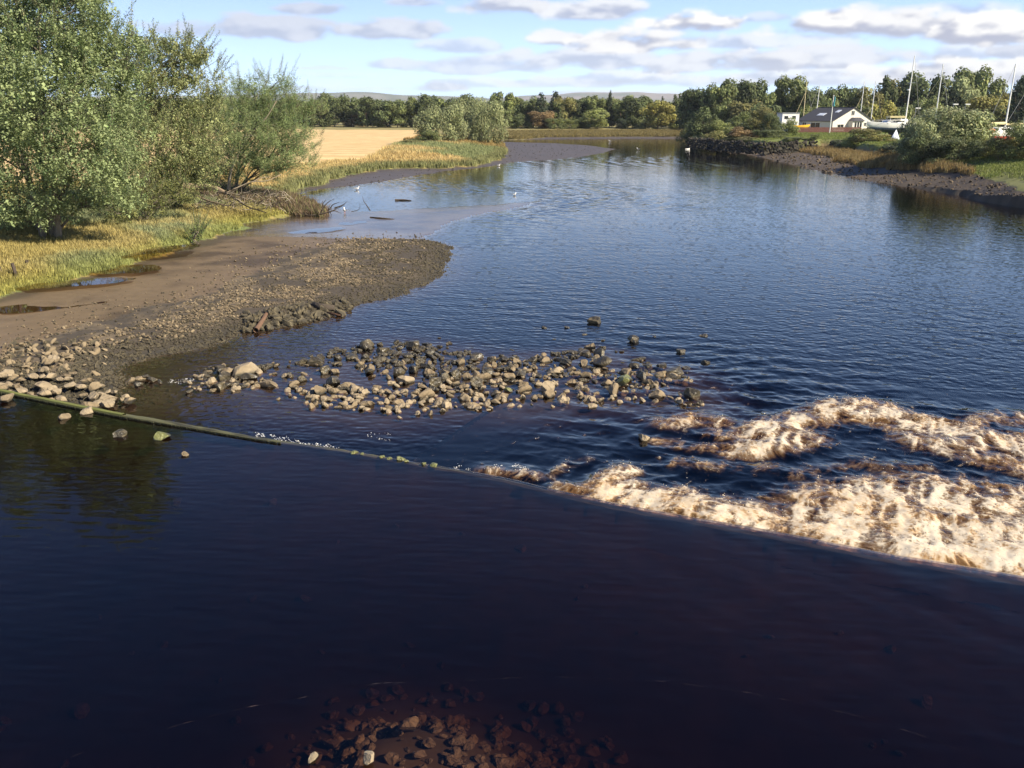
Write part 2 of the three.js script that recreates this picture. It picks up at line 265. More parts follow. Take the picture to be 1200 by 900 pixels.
const rr = rng(31), RIP = []; for (let i = 0; i < 46; i++) { const a = 2.2 + (rr() - 0.5) * 2.6, n = 14 + Math.floor(46 * rr() * rr() + 6 * rr()); RIP.push([Math.round(Math.cos(a) * n), Math.round(Math.sin(a) * n), rr() * 6.28, 1 / n]); }
const rippleBump = grey(1024, 1024, (x, y) => { let s = 0; for (const [a, b, p, w] of RIP) s += w * Math.sin((a * x + b * y) / 1024 * 6.28319 + p); return 0.5 + s * 0.85; }, 1 / 9);
const waterMat = new THREE.MeshPhysicalMaterial({ bumpMap: rippleBump, bumpScale: 0.014, color: 0xffffff, vertexColors: true, transmission: 1, thickness: 0, roughness: 0.035, ior: 1.33, specularIntensity: 1 });
const flowX = 0.407, flowZ = -0.913;
const RAP = { x0: -3.2, x1: 19, t0: 0.15, t1: 14 };
function toCrest(x, z) { let c = x; for (let i = 0; i < 4; i++) { const t = (crestZ(c) - z) / 0.913; c = x - flowX * t; } return [c, (crestZ(c) - z) / 0.913]; }
{ // the river below the weir
  const nu = 400, nv = 640, r0 = 13, r1 = 420, n = (nu + 1) * (nv + 1), pos = new Float32Array(n * 3), uv = new Float32Array(n * 2), col = new Float32Array(n * 3), nor = new Float32Array(n * 3), ok = new Uint8Array(n), a0 = -44 * RAD, a1 = 44 * RAD;
  for (let j = 0; j <= nv; j++) for (let i = 0; i <= nu; i++) {
    const a = lerp(a0, a1, i / nu), r = r0 * Math.pow(r1 / r0, j / nv), x = Math.sin(a) * r, z = -Math.cos(a) * r, k = j * (nu + 1) + i;
    const [c, t] = toCrest(x, z);
    if (t < -0.5) { pos.set([x, 0, z], k * 3); continue; }
    const h = H(x, z); if (h > 0.25) { pos.set([x, 0, z], k * 3); nor.set([0, 1, 0], k * 3); continue; }
    ok[k] = c > RAP.x0 + 0.1 && c < RAP.x1 - 0.1 && t > RAP.t0 && t < RAP.t1 - 0.1 ? 2 : 1;
    let A = ruffle(x, z); A *= 1 + 0.8 * sstep(22, 0, t) * sstep(-3, 4, c);
    const [y, gx, gz] = wave(x, z, A), l = Math.hypot(gx, 1, gz);
    pos.set([x, clamp(y, -0.2, 0.2), z], k * 3); uv.set([x, z], k * 2); nor.set([-gx / l, 1 / l, -gz / l], k * 3); col.set(tint(Math.max(0, -h) * 2.6), k * 3);
  }
  const bands = [13, 42, 52, 63, 75, 88, 102, 118, 138, 999], mats = bands.map((_, i) => { const m = waterMat.clone(); m.bumpScale = 0.014 * Math.pow(0.86, i); return m; });
  for (let b = 0; b < bands.length - 1; b++) struct('river_water', gridGeo(pos, nu, nv, (i, j) => { const rj = r0 * Math.pow(r1 / r0, j / nv); if (rj < bands[b] || rj >= bands[b + 1]) return false; const k = j * (nu + 1) + i, q = [ok[k], ok[k + 1], ok[k + nu + 1], ok[k + nu + 2]]; return q.every((v) => v) && !q.every((v) => v === 2); }, col, nor, uv), mats[b]);
}
const poolMat = new THREE.MeshPhysicalMaterial({ bumpMap: rippleBump, bumpScale: 0.0035, color: 0xffffff, vertexColors: true, transmission: 1, thickness: 0, roughness: 0.03, ior: 1.33 });
const over = (x) => 0.15 * sstep(-5, 8, x) + 0.015;                      // depth of water going over the crest
const level = (x) => 0.6;
{ // the pool above the weir and the sheet of water falling over the crest
  const xs = [], ts = [], nu = 520; for (let i = 0; i <= nu; i++) xs.push(-37 + 62 * i / nu);
  for (let j = 0; j <= 300; j++) ts.push(-70 * Math.pow(1 - j / 300, 2.2)); for (let j = 1; j <= 22; j++) ts.push(j * 0.05);
  const nv = ts.length - 1, n = (nu + 1) * (nv + 1), pos = new Float32Array(n * 3), uv = new Float32Array(n * 2), col = new Float32Array(n * 3);
  for (let j = 0; j <= nv; j++) for (let i = 0; i <= nu; i++) {
    const c = xs[i], t = ts[j], k = j * (nu + 1) + i, x = c + flowX * t, z = crestZ(c) + flowZ * t, w = over(c);
    let y = level(c) - w * 0.4 * Math.exp(Math.min(0, t) / 0.45) + 0.02 * w * 6 * (ridged(c * 2.3, t * 0.35, 3) - 0.5) * sstep(-1.2, 0, t);
    if (t > 0) y -= 0.22 * t + 0.85 * t * t;
    const near = sstep(-9, -0.5, t) * sstep(-2, 9, c), long = fbm(c * 0.5 + 0.8 * t, t * 0.16, 3) - 0.5;
    y += 0.05 * long * near * 0.9 + 0.01 * (fbm(x * 0.35, z * 0.55, 3) - 0.5) + 0.006 * (fbm(x * 1.6 + 3, z * 3.0, 3) - 0.5) + 0.02 * near * (ridged(c * 1.7, t * 0.5, 2) - 0.5) * sstep(2, 9, c);
    const d = t > -0.1 ? 0.12 : Math.max(0, y - H(x, z));
    pos.set([x, y, z], k * 3); uv.set([x * 0.6, z * 1.3], k * 2); col.set(tint(d), k * 3);
  }
  struct('river_water', gridGeo(pos, nu, nv, (i, j) => ts[j + 1] <= 0.001 || xs[i] > -5.4, col, null, uv), poolMat);
}

// the weir itself: a low mossy sill, bare at its left end, under water further right
{
  const t = thing('weir', 'long low weir sill running slantwise across the river, mossy at its bare left end', 'weir');
  const nu = 560, prof = [[-3.2, -1.15], [-1.4, -0.72], [-0.14, -0.3], [-0.12, 0.0], [-0.08, 0.0], [-0.02, 0.01], [0.08, 0.0], [0.14, -0.06], [0.3, -0.9]], pos = [], col = [];
  for (const [pt, py] of prof) for (let i = 0; i <= nu; i++) {
    const c = -38 + 62 * i / nu, top = 0.6 + lerp(0.03, -0.02, sstep(-11, -4.5, c)) - over(c) * sstep(-6, -2, c) * 1.15, rough = 0.09 * (fbm(c * 5, pt * 6, 4) - 0.5), g = fbm(c * 2.2, pt * 9 + 4, 3);
    pos.push(c + flowX * pt, top + py + (py > -0.5 || pt < -0.13 ? rough : 0), crestZ(c) + flowZ * pt + rough); const m = mix3([0.035, 0.034, 0.02], [0.1, 0.1, 0.045], sstep(0.35, 0.65, g) * (py > -0.5 ? 1 : 0.2)); col.push(...(pt < -0.13 ? [0.08 * (0.6 + 0.8 * g), 0.057 * (0.6 + 0.8 * g), 0.038] : m));
  }
  part('sill', gridGeo(pos, nu, prof.length - 1, null, col), std([1, 1, 1], 0.8, { vertexColors: true }), t);
  // the green plank lying on the sill's left end
  const pl = []; const pc = []; const pp = [[-0.15, -0.06], [-0.15, 0.035], [-0.13, 0.05], [-0.04, 0.05], [-0.02, 0.035], [0.0, -0.06]], [xe] = spot(145, 486, 0.7), pn = 140;
  for (const [pt, py] of pp) for (let i = 0; i <= pn; i++) { const c = lerp(-30, xe, i / pn), e = (fbm(c * 2, pt * 4, 2) - 0.5) * 0.03, g = fbm(c * 1.6, pt * 12, 3); pl.push(c + flowX * pt, 0.64 + py + e, crestZ(c) + flowZ * pt); pc.push(...(py > 0.034 ? mix3([0.07, 0.08, 0.02], [0.19, 0.2, 0.045], g) : mix3([0.03, 0.03, 0.012], [0.1, 0.1, 0.04], g * g))); }
  part('mossy_plank', gridGeo(pl, pn, pp.length - 1, null, pc), std([1, 1, 1], 0.85, { vertexColors: true }), t).userData.label = 'plank with bright green moss on its top';
  // trailing weed on the face of the sill
  const wd = [], r = rng(15); for (let i = 0; i < 900; i++) { const c = lerp(-17, -6, r()), l = 0.04 + 0.08 * r(); wd.push(M4(c + flowX * -0.16, 0.645, crestZ(c) + flowZ * -0.16 + 0.02 * r(), 2.9 + 0.3 * r(), r() * 0.8 - 0.4 + 0.4, 0, 0.03 + 0.03 * r(), l, 0.02)); }
  const blade = new THREE.ConeGeometry(0.5, 1, 4); blade.translate(0, 0.5, 0); copies('weed_fringe', blade, std([0.05, 0.05, 0.02], 0.7), wd, null, t);
}

// ------------------------------------------------------------------ white water below the weir
const FOAM = [                                                           // lines in the river plane, half width in metres, strength
  [[[572, 553], [600, 557], [622, 560]], 0.3, 0.75], [[[690, 578], [715, 566], [732, 556]], 0.38, 0.85], [[[655, 576], [700, 584], [745, 594]], 0.32, 0.9],
  [[[720, 584], [800, 600], [900, 619], [1000, 636], [1100, 652], [1280, 676]], 0.75, 1.15], [[[780, 585], [850, 598], [930, 612]], 0.6, 0.85],
  [[[985, 600], [1060, 590], [1150, 594], [1260, 604]], 1.15, 1.0], [[[960, 622], [1080, 626], [1260, 646]], 1.15, 1.15], [[[1000, 575], [1060, 566], [1120, 572]], 0.5, 0.7],
  [[[782, 500], [815, 494], [838, 497]], 0.45, 0.75], [[[775, 520], [810, 526], [850, 528]], 0.4, 0.5], [[[868, 532], [910, 526], [945, 516]], 0.5, 1.0], [[[890, 512], [935, 498], [965, 488], [1003, 478], [1030, 484]], 0.65, 1.0],
  [[[1010, 486], [1060, 496], [1110, 506], [1150, 518], [1260, 540]], 0.85, 1.0], [[[1080, 520], [1130, 530], [1180, 545], [1260, 560]], 0.7, 0.85], [[[1130, 500], [1180, 492], [1260, 500]], 0.6, 0.6], [[[840, 512], [880, 515], [920, 512]], 0.5, 0.6],
  [[[790, 545], [840, 548], [900, 552]], 0.45, 0.42], [[[930, 560], [1000, 548], [1080, 552]], 0.5, 0.4], [[[640, 566], [660, 550], [690, 540]], 0.25, 0.35]].map(([p, w, s]) => [polyOf(p, 0), w, s]);
function foamBase(x, z) { let f = 0; for (const [L, w, s] of FOAM) { const b = L[0]; if (Math.abs(x - b[0]) > 14) continue; const d = dLine(L, x, z) / w; if (d < 2.4) f = Math.max(f, s * Math.exp(-d * d * 0.55)); } return f; }
function foamAt(x, z, base) {
  const wx = x + 0.5 * (fbm(x * 1.1, z * 1.1, 2) - 0.5), wz = z + 0.7 * (fbm(x * 1.1 + 7, z * 1.1 + 3, 2) - 0.5), along = wx * flowX + wz * flowZ, across = wx * -flowZ + wz * flowX;
  const streak = ridged(across * 2.6, along * 0.5, 5), lace = ridged(across * 3.4 + 9, along * 1.7, 5), grain = 0.5 * fbm(wx * 11, wz * 11, 3) + 0.5 * ridged(wx * 12, wz * 12, 3);
  return base * 1.5 - 1.24 + (streak - 0.55) * 1.5 + (lace - 0.55) * 1.9 + (grain - 0.5) * 1.5;
}
const foamSpots = [];
{
  const dx = 0.045, nu = Math.round((RAP.x1 - RAP.x0) / dx), nv = Math.round((RAP.t1 - RAP.t0) / 0.05), n = (nu + 1) * (nv + 1), pos = new Float32Array(n * 3), uv = new Float32Array(n * 2);
  const CW = 300, CH = 200, coarse = new Float32Array((CW + 1) * (CH + 1)), deep = new Float32Array((CW + 1) * (CH + 1));
  for (let j = 0; j <= CH; j++) for (let i = 0; i <= CW; i++) { const c = lerp(RAP.x0, RAP.x1, i / CW), t = lerp(RAP.t0, RAP.t1, j / CH); coarse[j * (CW + 1) + i] = foamBase(c + flowX * t, crestZ(c) + flowZ * t); deep[j * (CW + 1) + i] = Math.max(0, -H(c + flowX * t, crestZ(c) + flowZ * t)); }
  const baseAt = (u, v) => { const X = clamp(u) * CW, Y = clamp(v) * CH, i = Math.min(CW - 1, Math.floor(X)), j = Math.min(CH - 1, Math.floor(Y)), k = j * (CW + 1) + i; return lerp(lerp(coarse[k], coarse[k + 1], X - i), lerp(coarse[k + CW + 1], coarse[k + CW + 2], X - i), Y - j); };
  const rp = rng(77);
  for (let j = 0; j <= nv; j++) for (let i = 0; i <= nu; i++) {
    const u = i / nu, v = j / nv, c = lerp(RAP.x0, RAP.x1, u), t = lerp(RAP.t0, RAP.t1, v), x = c + flowX * t, z = crestZ(c) + flowZ * t, k = j * (nu + 1) + i;
    const edge = sstep(0, 0.06, u) * sstep(0, 0.05, 1 - u) * sstep(0, 0.12, 1 - v), b = baseAt(u, v), stir = (0.28 + 0.45 * Math.min(1, b)) * edge * sstep(-3, 2, c + t * 0.2);
    let A = ruffle(x, z); A *= 1 + 0.8 * sstep(22, 0, t) * sstep(-3, 4, c);
    const f = foamAt(x, z, b), along = x * flowX + z * flowZ, across = x * -flowZ + z * flowX;
    let y = wave(x, z, A)[0] + stir * (0.3 * (ridged(across * 0.55, along * 0.7, 3) - 0.42) + 0.13 * (ridged(across * 1.9 + 4, along * 1.2, 3) - 0.5) + 0.045 * (ridged(across * 4.1, along * 2.2, 3) - 0.5)) + 0.1 * Math.min(1, b) * edge;
    if (f > 0) y += edge * 0.03 * Math.min(1, f * 1.6) * (0.4 + 1.2 * fbm(x * 9, z * 9, 2));
    y += 0.004; pos.set([x, y, z], k * 3); uv.set([u, v], k * 2);
    if (f > 0.12 && edge > 0.5 && rp() < 0.22) foamSpots.push([x, y, z, f]);
  }
  const TW = 2048, TH = 1280, colr = new Uint8Array(TW * TH * 4), thru = new Uint8Array(TW * TH * 4);
  for (let j = 0; j < TH; j++) for (let i = 0; i < TW; i++) {
    const u = (i + 0.5) / TW, v = (j + 0.5) / TH, c = lerp(RAP.x0, RAP.x1, u), t = lerp(RAP.t0, RAP.t1, v), x = c + flowX * t, z = crestZ(c) + flowZ * t, o = (j * TW + i) * 4, b = baseAt(u, v);
    const f = foamAt(x, z, b), m = sstep(-0.22, 0.95, f), thin = sstep(-0.9, 0.1, f) * 0.42 * sstep(0.1, 0.5, b), tan = fbm(x * 1.3 + 3, z * 1.3, 3) * 0.4 + 0.3 * ridged(x * 5.3 + 3, z * 5.3, 3) + 0.3 * ridged(x * 17, z * 17, 2);
    const cream = mix3([0.64, 0.56, 0.43], [0.42, 0.25, 0.10], sstep(0.7, 0.42, tan) * (1 - 0.6 * sstep(0.5, 1.1, f)));
    const cover = Math.max(m * 0.93, thin), w = mix3(tint(2.6 * deep[Math.round(v * CH) * (CW + 1) + Math.round(u * CW)]), [0.24, 0.125, 0.045], thin / 0.42), q = mix3(w, cream, m);
    for (let s = 0; s < 3; s++) { const l = q[s]; colr[o + s] = 255 * (l <= 0.0031308 ? l * 12.92 : 1.055 * Math.pow(l, 1 / 2.4) - 0.055); }
    colr[o + 3] = 255; const through = (1 - cover) * 255; thru[o] = through; thru[o + 1] = 255 * lerp(0.05, 0.85, m); thru[o + 2] = 0; thru[o + 3] = 255;
  }
  const tx = (d, srgb) => { const t = new THREE.DataTexture(d, TW, TH, THREE.RGBAFormat); t.magFilter = t.minFilter = THREE.LinearFilter; t.wrapS = t.wrapT = THREE.ClampToEdgeWrapping; if (srgb) t.colorSpace = THREE.SRGBColorSpace; t.needsUpdate = true; return t; };
  const T = tx(thru);
  const mat = new THREE.MeshPhysicalMaterial({ map: tx(colr, true), transmission: 1, transmissionMap: T, roughness: 1, roughnessMap: T, ior: 1.33, thickness: 0 });
  struct('river_rapids_water', gridGeo(pos, nu, nv, null, null, null, uv), mat);
  const drops = [], cols = [];
  for (const [x, y, z, f] of foamSpots) { const s = 0.003 + 0.008 * Math.pow(rp(), 2); drops.push(M4(x + (rp() - 0.5) * 0.08, y + s * 0.3 + Math.pow(rp(), 5) * 0.35 * Math.min(1, f), z + (rp() - 0.5) * 0.08, rp() * 6, rp() * 6, 0, s * (1 + rp()), s * 0.8, s)); const w = 0.72 + 0.12 * rp(), k = rp() * rp(); cols.push([w * 0.9, w * (0.82 - 0.15 * k), w * (0.66 - 0.3 * k)]); }
  const froth = copies('foam', new THREE.IcosahedronGeometry(1, 1), std([1, 1, 1], 0.8), drops, cols, scene);
  tag(froth, 'cream and tan froth churning below the submerged right end of the weir', 'foam', null, 'stuff');
  // little runs of white water where the bare end of the weir lets a trickle through, and between the stones
  const tr = [], tc = [], r = rng(123);
  for (const [px, py, w, n, y] of [[305, 512, 5, 60, .1], [330, 516, 10, 90, .06], [352, 521, 9, 110, .05], [375, 526, 12, 130, .03], [400, 530, 16, 60, .03], [520, 549, 20, 70, 0.03], [545, 553, 14, 70, 0.03], [443, 510, 14, 34, 0.01], [212, 447, 12, 120, 0.03], [598, 556, 22, 420, 0.05], [716, 566, 16, 260, 0.08], [650, 574, 16, 130, .05], [610, 552, 8, 120, .1]]) for (let i = 0; i < n; i++) {
    const q = Math.floor(r() * 7) / 7, a = px + (r() + r() - 1) * w * 0.45 + (q - 0.43) * w * 2.2, b = py + (r() + r() - 1) * w * 0.16 + (n2(q * 31 + px, py) - 0.5) * w * 0.7 + (a - px) * (py > 505 && py < 560 ? 0.16 : 0), [x, z] = spot(a, b, 0), s = 0.005 + 0.012 * r() * r(); if (r() < 0.4) continue;
    tr.push(M4(x, y * r() + 0.01, z, 0.3 * r(), r() * 6, 0, s * 2.2, s * 0.5, s)); tc.push([0.75, 0.73, 0.68]);
  }
  tag(copies('foam', new THREE.IcosahedronGeometry(1, 1), std([1, 1, 1], 0.8), tr, tc, scene), 'small white trickles at the foot of the mossy sill and between the stones', 'foam', null, 'stuff'); scene.children.at(-1).name = numbered('foam');
  taken.foam = 1; froth.name = 'foam'; scene.children.at(-1).name = 'foam_001';
}

// ------------------------------------------------------------------ stones
function rockGeo(seed, detail, cuts, shape, paint) {
  let g = mergeVertices(new THREE.IcosahedronGeometry(1, detail).deleteAttribute('uv').deleteAttribute('normal'), 1e-4);
  const r = rng(seed), P = g.attributes.position, v = new THREE.Vector3(), planes = [];
  for (let i = 0; i < cuts; i++) { const a = r() * 6.283, y = r() * 2 - 1, q = Math.sqrt(1 - y * y); planes.push([new THREE.Vector3(q * Math.cos(a), y, q * Math.sin(a)), 0.42 + 0.3 * r()]); }
  const C = [];
  for (let i = 0; i < P.count; i++) {
    v.fromBufferAttribute(P, i);
    for (let k = 0; k < 2; k++) for (const [n, d] of planes) { const t = v.dot(n) - d; if (t > 0) v.addScaledVector(n, -t); }
    v.multiplyScalar(1 + 0.16 * (n3(v.x * 2.2 + seed, v.y * 2.2, v.z * 2.2) - 0.5) + 0.05 * (n3(v.x * 7 + seed, v.y * 7, v.z * 7) - 0.5));
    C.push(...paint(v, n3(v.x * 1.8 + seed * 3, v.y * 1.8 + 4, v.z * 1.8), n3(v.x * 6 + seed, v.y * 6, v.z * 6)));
    P.setXYZ(i, v.x * shape[0], v.y * shape[1], v.z * shape[2]);
  }
  g.setAttribute('color', new THREE.Float32BufferAttribute(C, 3));
  const uv = []; for (let i = 0; i < P.count; i++) uv.push(P.getX(i) * 0.6 + P.getY(i) * 0.3, P.getZ(i) * 0.6 + P.getY(i) * 0.4); g.setAttribute('uv', new THREE.Float32BufferAttribute(uv, 2));
  g = toCreasedNormals(g, 0.32); return g;
}
const paints = {
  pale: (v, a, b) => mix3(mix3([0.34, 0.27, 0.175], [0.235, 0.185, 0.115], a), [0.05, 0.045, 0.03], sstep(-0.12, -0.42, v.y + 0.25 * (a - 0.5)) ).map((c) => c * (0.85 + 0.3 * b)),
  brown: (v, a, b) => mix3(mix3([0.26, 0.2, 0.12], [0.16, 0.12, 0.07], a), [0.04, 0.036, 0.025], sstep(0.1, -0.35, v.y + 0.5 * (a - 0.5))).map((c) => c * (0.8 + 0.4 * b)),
  dark: (v, a, b) => mix3([0.05, 0.042, 0.026], [0.12, 0.098, 0.055], sstep(0.45, 0.8, a)).map((c) => c * (0.7 + 0.6 * b)),
  moss: (v, a, b) => mix3([0.075, 0.07, 0.045], mix3([0.13, 0.14, 0.035], [0.2, 0.2, 0.08], b), sstep(-0.15, 0.35, v.y + 0.6 * (a - 0.5))),
  bed: (v, a, b) => mix3([0.27, 0.21, 0.145], [0.11, 0.085, 0.06], a).map((c) => c * (0.8 + 0.4 * b)),
};
const stoneMat = std([1, 1, 1], 0.85, { vertexColors: true, bumpMap: stoneBump, bumpScale: 0.05 }), wetMat = std([1, 1, 1], 0.35, { vertexColors: true, bumpMap: stoneBump, bumpScale: 0.05 });
const shapes = [[1, 0.55, 0.8], [1, 0.66, 0.7], [1, 0.42, 0.75], [1, 0.75, 0.85], [1.15, 0.5, 0.62], [1, 0.6, 1]];
const rocks = {}; let seedAt = 100;
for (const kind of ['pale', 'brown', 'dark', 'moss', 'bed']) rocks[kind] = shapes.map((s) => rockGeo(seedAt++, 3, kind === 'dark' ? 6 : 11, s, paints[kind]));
const protoRocks = {};
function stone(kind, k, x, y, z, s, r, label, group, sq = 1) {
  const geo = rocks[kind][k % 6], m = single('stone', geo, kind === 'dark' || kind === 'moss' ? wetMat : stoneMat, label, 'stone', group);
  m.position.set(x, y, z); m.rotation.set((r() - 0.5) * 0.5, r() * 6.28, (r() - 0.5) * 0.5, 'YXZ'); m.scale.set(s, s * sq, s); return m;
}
{
  const r = rng(2024), put = [];
  const free = (x, z, s, k = 0.72) => { for (const q of put) if (Math.hypot(q[0] - x, q[1] - z) < (q[2] + s) * k) return false; return true; };
  // stones one can tell apart: pixel, half width in pixels, kind, label
  const ONE = [[286, 437, 17, 'pale', 'large rounded pale boulder at the left end of the stone bar'], [755, 516, 10, 'pale', 'lone pale angular stone just left of the broken white water'], [694, 478, 9, 'pale', 'squarish pale stone standing off the near edge of the stone bar'],
    [698, 378, 10, 'dark', 'dark weedy stone alone in open water, farthest out beyond the stone bar'], [474, 447, 12, 'pale', 'pointed upright pale stone near the middle of the stone bar'], [416, 457, 9, 'pale', 'smooth rounded pale stone in the middle of the stone bar'], [569, 432, 9, 'brown', 'brown flat-topped stone standing upright in the stone bar'], [772, 466, 13, 'brown', 'big brown stone at the right end of the stone bar by the foam'], [811, 464, 11, 'dark', 'dark stone at the very right tip of the stone bar'],
    [431, 407, 11, 'dark', 'dark weedy stone behind the middle of the stone bar'], [484, 405, 11, 'dark', 'dark peaked stone standing clear behind the stone bar'], [798, 413, 7, 'dark', 'small dark stone with weed out in the rippled water right of the bar'], [743, 400, 8, 'dark', 'low dark stone barely above the rippled water behind the bar'], [693, 408, 9, 'brown', 'low reddish brown stone just behind the bar'],
    [190, 513, 9, 'moss', 'rounded mossy stone breaking the dark pool above the sill', .6], [140, 510, 10, 'dark', 'flat dark stone awash in the reflection of the trees', .6], [217, 533, 6, 'brown', 'small brown stone breaking the pool in front of the sill', .6], [205, 585, 12, 'bed', 'pale flat stone just under the surface of the pool', .52], [104, 483, 9, 'pale', 'pale stone in the pool against the mossy plank', .6], [8, 469, 10, 'brown', 'long smooth brown stone in front of the plank at the photo edge', .62],
    [74, 490, 8, 'brown', 'brown stone low in the water under the mossy plank', .6], [432, 889, 14, 'pale', 'bright pale stone rising out of the pool close to the camera', .62], [366, 890, 8, 'pale', 'small pale stone tip left of the bright one at the bottom edge', .6], [421, 862, 9, 'pale', 'jagged pale stone tip breaking the surface above the bright stone', .58], [479, 845, 13, 'pale', 'pale stone corner breaking the surface at the top of the sunken heap', .56]];
  for (const [px, py, w, kind, label, lv = 0.02] of ONE) { const [x, z] = spot(px, py, lv), d = Math.hypot(x, z, EYE), s = w / F * d * 1.05; stone(kind, Math.floor(r() * 6), x, lv + (lv > 0.5 && lv < 0.6 ? -s * 0.3 : lv === 0.52 ? -s * 0.5 : s * 0.2), z, s, r, label); put.push([x, z, s]); }
  for (const [px, py] of [[415, 530], [424, 532], [448, 535], [456, 537], [470, 538], [477, 540], [497, 543], [508, 545]]) { const [x, z] = spot(px, py, 0.6); stone('moss', Math.floor(r() * 6), x, 0.58, z, 0.1 + 0.08 * r(), r, 'small green mossy stone sitting on the sill where the water starts to spill', 'mossy stones along the crest of the weir', 0.7); }
  // weedy stones out in the water behind the bar
  for (const [px, py, w] of [[637, 384, 5], [665, 384, 5], [766, 395, 4], [825, 394, 7], [827, 425, 6], [500, 404, 7], [526, 403, 5], [685, 392, 5], [707, 399, 3], [672, 412, 5], [728, 412, 4], [747, 421, 9], [515, 396, 3], [540, 415, 3], [600, 410, 4], [790, 437, 14], [775, 430, 8], [804, 432, 8], [820, 472, 5], [650, 398, 3], [580, 421, 5], [540, 421, 5]]) { const [x, z] = spot(px, py, 0), d = Math.hypot(x, z, EYE), s = w / F * d; stone('dark', Math.floor(r() * 6), x, s * 0.05, z, s, r, (w > 7 ? 'big' : w > 4 ? 'small' : 'tiny') + ' dark weedy stone in the water behind the bar, ' + (px < 560 ? 'its left half' : px < 680 ? 'beyond its middle' : px < 740 ? 'right of its middle' : 'beyond its right end') + (py < 400 ? ', far out' : ', close in'), 'outlying dark stones behind the bar', 0.6); put.push([x, z, s]); }
  // the bar: dark stones towards the back, pale ones towards the camera
  const X0 = -13, X1 = 8, Z0 = -37, Z1 = -24, small = { pale: [], brown: [], dark: [] };
  let made = 0;
  for (let tries = 0; tries < 30000 && made < 140; tries++) {
    const x = lerp(X0, X1, r()), z = lerp(Z0, Z1, r()), e = sd(RUBBLE, x, z); if (e < 0.1) continue;
    const thick = fbm(x * 0.5 + 3, z * 0.5, 2); if (thick < 0.36 && r() < 0.75) continue;
    const s = 0.18 + 0.2 * r() * r() + (made < 40 ? 0.08 : 0); if (!free(x, z, s, 0.62)) continue;
    const back = clamp((-z - 26.3 - 0.0 * x) / 8 - (x > 0 ? 0.1 : 0)) + (r() - 0.5) * 0.75, kind = back > 0.4 ? 'dark' : back > 0.04 ? 'brown' : r() < 0.1 ? 'moss' : r() < 0.22 ? 'brown' : 'pale';
    const where = ['at its left end by the boulder', 'right of the big boulder', 'left of the middle', 'in the middle by the pointed stone', 'right of the middle', 'near its right end', 'at its right tip by the foam'][clamp(Math.floor((x + 11.4) / 2.45), 0, 6)], row = e < 0.75 ? (z > -29.2 ? 'weir side' : 'outer side') : 'inner part', big = s > 0.29 ? 'large' : s > 0.22 ? 'middling' : 'small';
    const L0 = { dark: 'dark', brown: 'brown', pale: 'pale', moss: 'mossy' }[kind], label = big + ' ' + L0 + ' stone of the bar, ' + where + ', ' + row;
    const L = { dark: 'dark wet stone lying in the back part of the stone bar', brown: 'brown half-wet stone lying in the stone bar', pale: 'pale angular stone lying in the near part of the stone bar', moss: 'greenish mossy stone lying in the stone bar' }[kind];
    stone(kind, Math.floor(r() * 6), x, -0.02 + 0.35 * s * (0.5 + r()) * sstep(0, 1.2, e), z, s, r, label, kind + ' stones of the bar below the weir', 0.8 + 0.4 * r()); put.push([x, z, s]); made++;
  }
  const extra = []; const eg = [];
  for (let i = 0; i < 3000; i++) { const x = lerp(X0, X1, r()), z = lerp(Z0, Z1, r()), e = sd(RUBBLE, x, z); if (e < -0.3 || (fbm(x * 0.5 + 3, z * 0.5, 2) < 0.4 && r() < 0.8)) continue; const s = 0.06 + 0.13 * r(), back = clamp((-z - 26.3) / 8) + (r() - 0.5) * 0.7; small[back > 0.5 ? 'dark' : back > 0.25 ? 'brown' : 'pale'].push(M4(x, -0.03 + 0.06 * r(), z, r(), r() * 6, r(), s)); }
  // tipped stones at the left end of the weir
  const RIP = polyOf([[-80, 440], [0, 428], [35, 434], [60, 418], [85, 432], [118, 440], [150, 452], [152, 458], [128, 466], [60, 464], [0, 452], [-80, 440]], 0.5);
  made = 0;
  for (let tries = 0; tries < 9000 && made < 60; tries++) {
    const x = lerp(-21, -10, r()), z = lerp(-33, -23, r()); if (sd(RIP, x, z) < 0.05 || z > crestZ(x) - 0.5) continue;
    const s = 0.15 + 0.19 * r(); if (!free(x, z, s, 0.52)) continue;
    const rk = r() < 0.66 ? 'pale' : 'brown', rd = crestZ(x) - z;
    stone(rk, Math.floor(r() * 6), x, Math.max(0.02, H(x, z)) + s * 0.25 + 0.12 * sstep(-11, -14, x), z, s, r, (s > 0.3 ? 'large ' : 'smaller ') + rk + ' stone tipped behind the plank, ' + (rd < 1.2 ? 'touching it' : rd < 2.4 ? 'second row back' : 'far row') + ', ' + (x < -15.2 ? 'at the photo edge' : x < -13.8 ? 'left part' : x < -12.4 ? 'right part' : 'water end'), 'tipped stones behind the mossy plank', 0.9); put.push([x, z, s]); made++;
  }
  for (const [px, py, w] of [[155, 448, 8], [165, 446, 7], [172, 444, 6], [180, 447, 6], [163, 452, 5], [188, 449, 4], [222, 460, 4]]) { const [x, z] = spot(px, py, 0), s = w / F * 34; stone(w > 6 ? 'brown' : 'dark', w, x, 0.06, z, s, r, 'small stone in the shallow gap between the tipped pile and the stone bar', 'stones in the shallow gap by the trickle'); }
  // the sunken heap near the camera and stones on the floor of the pool
  made = 0;
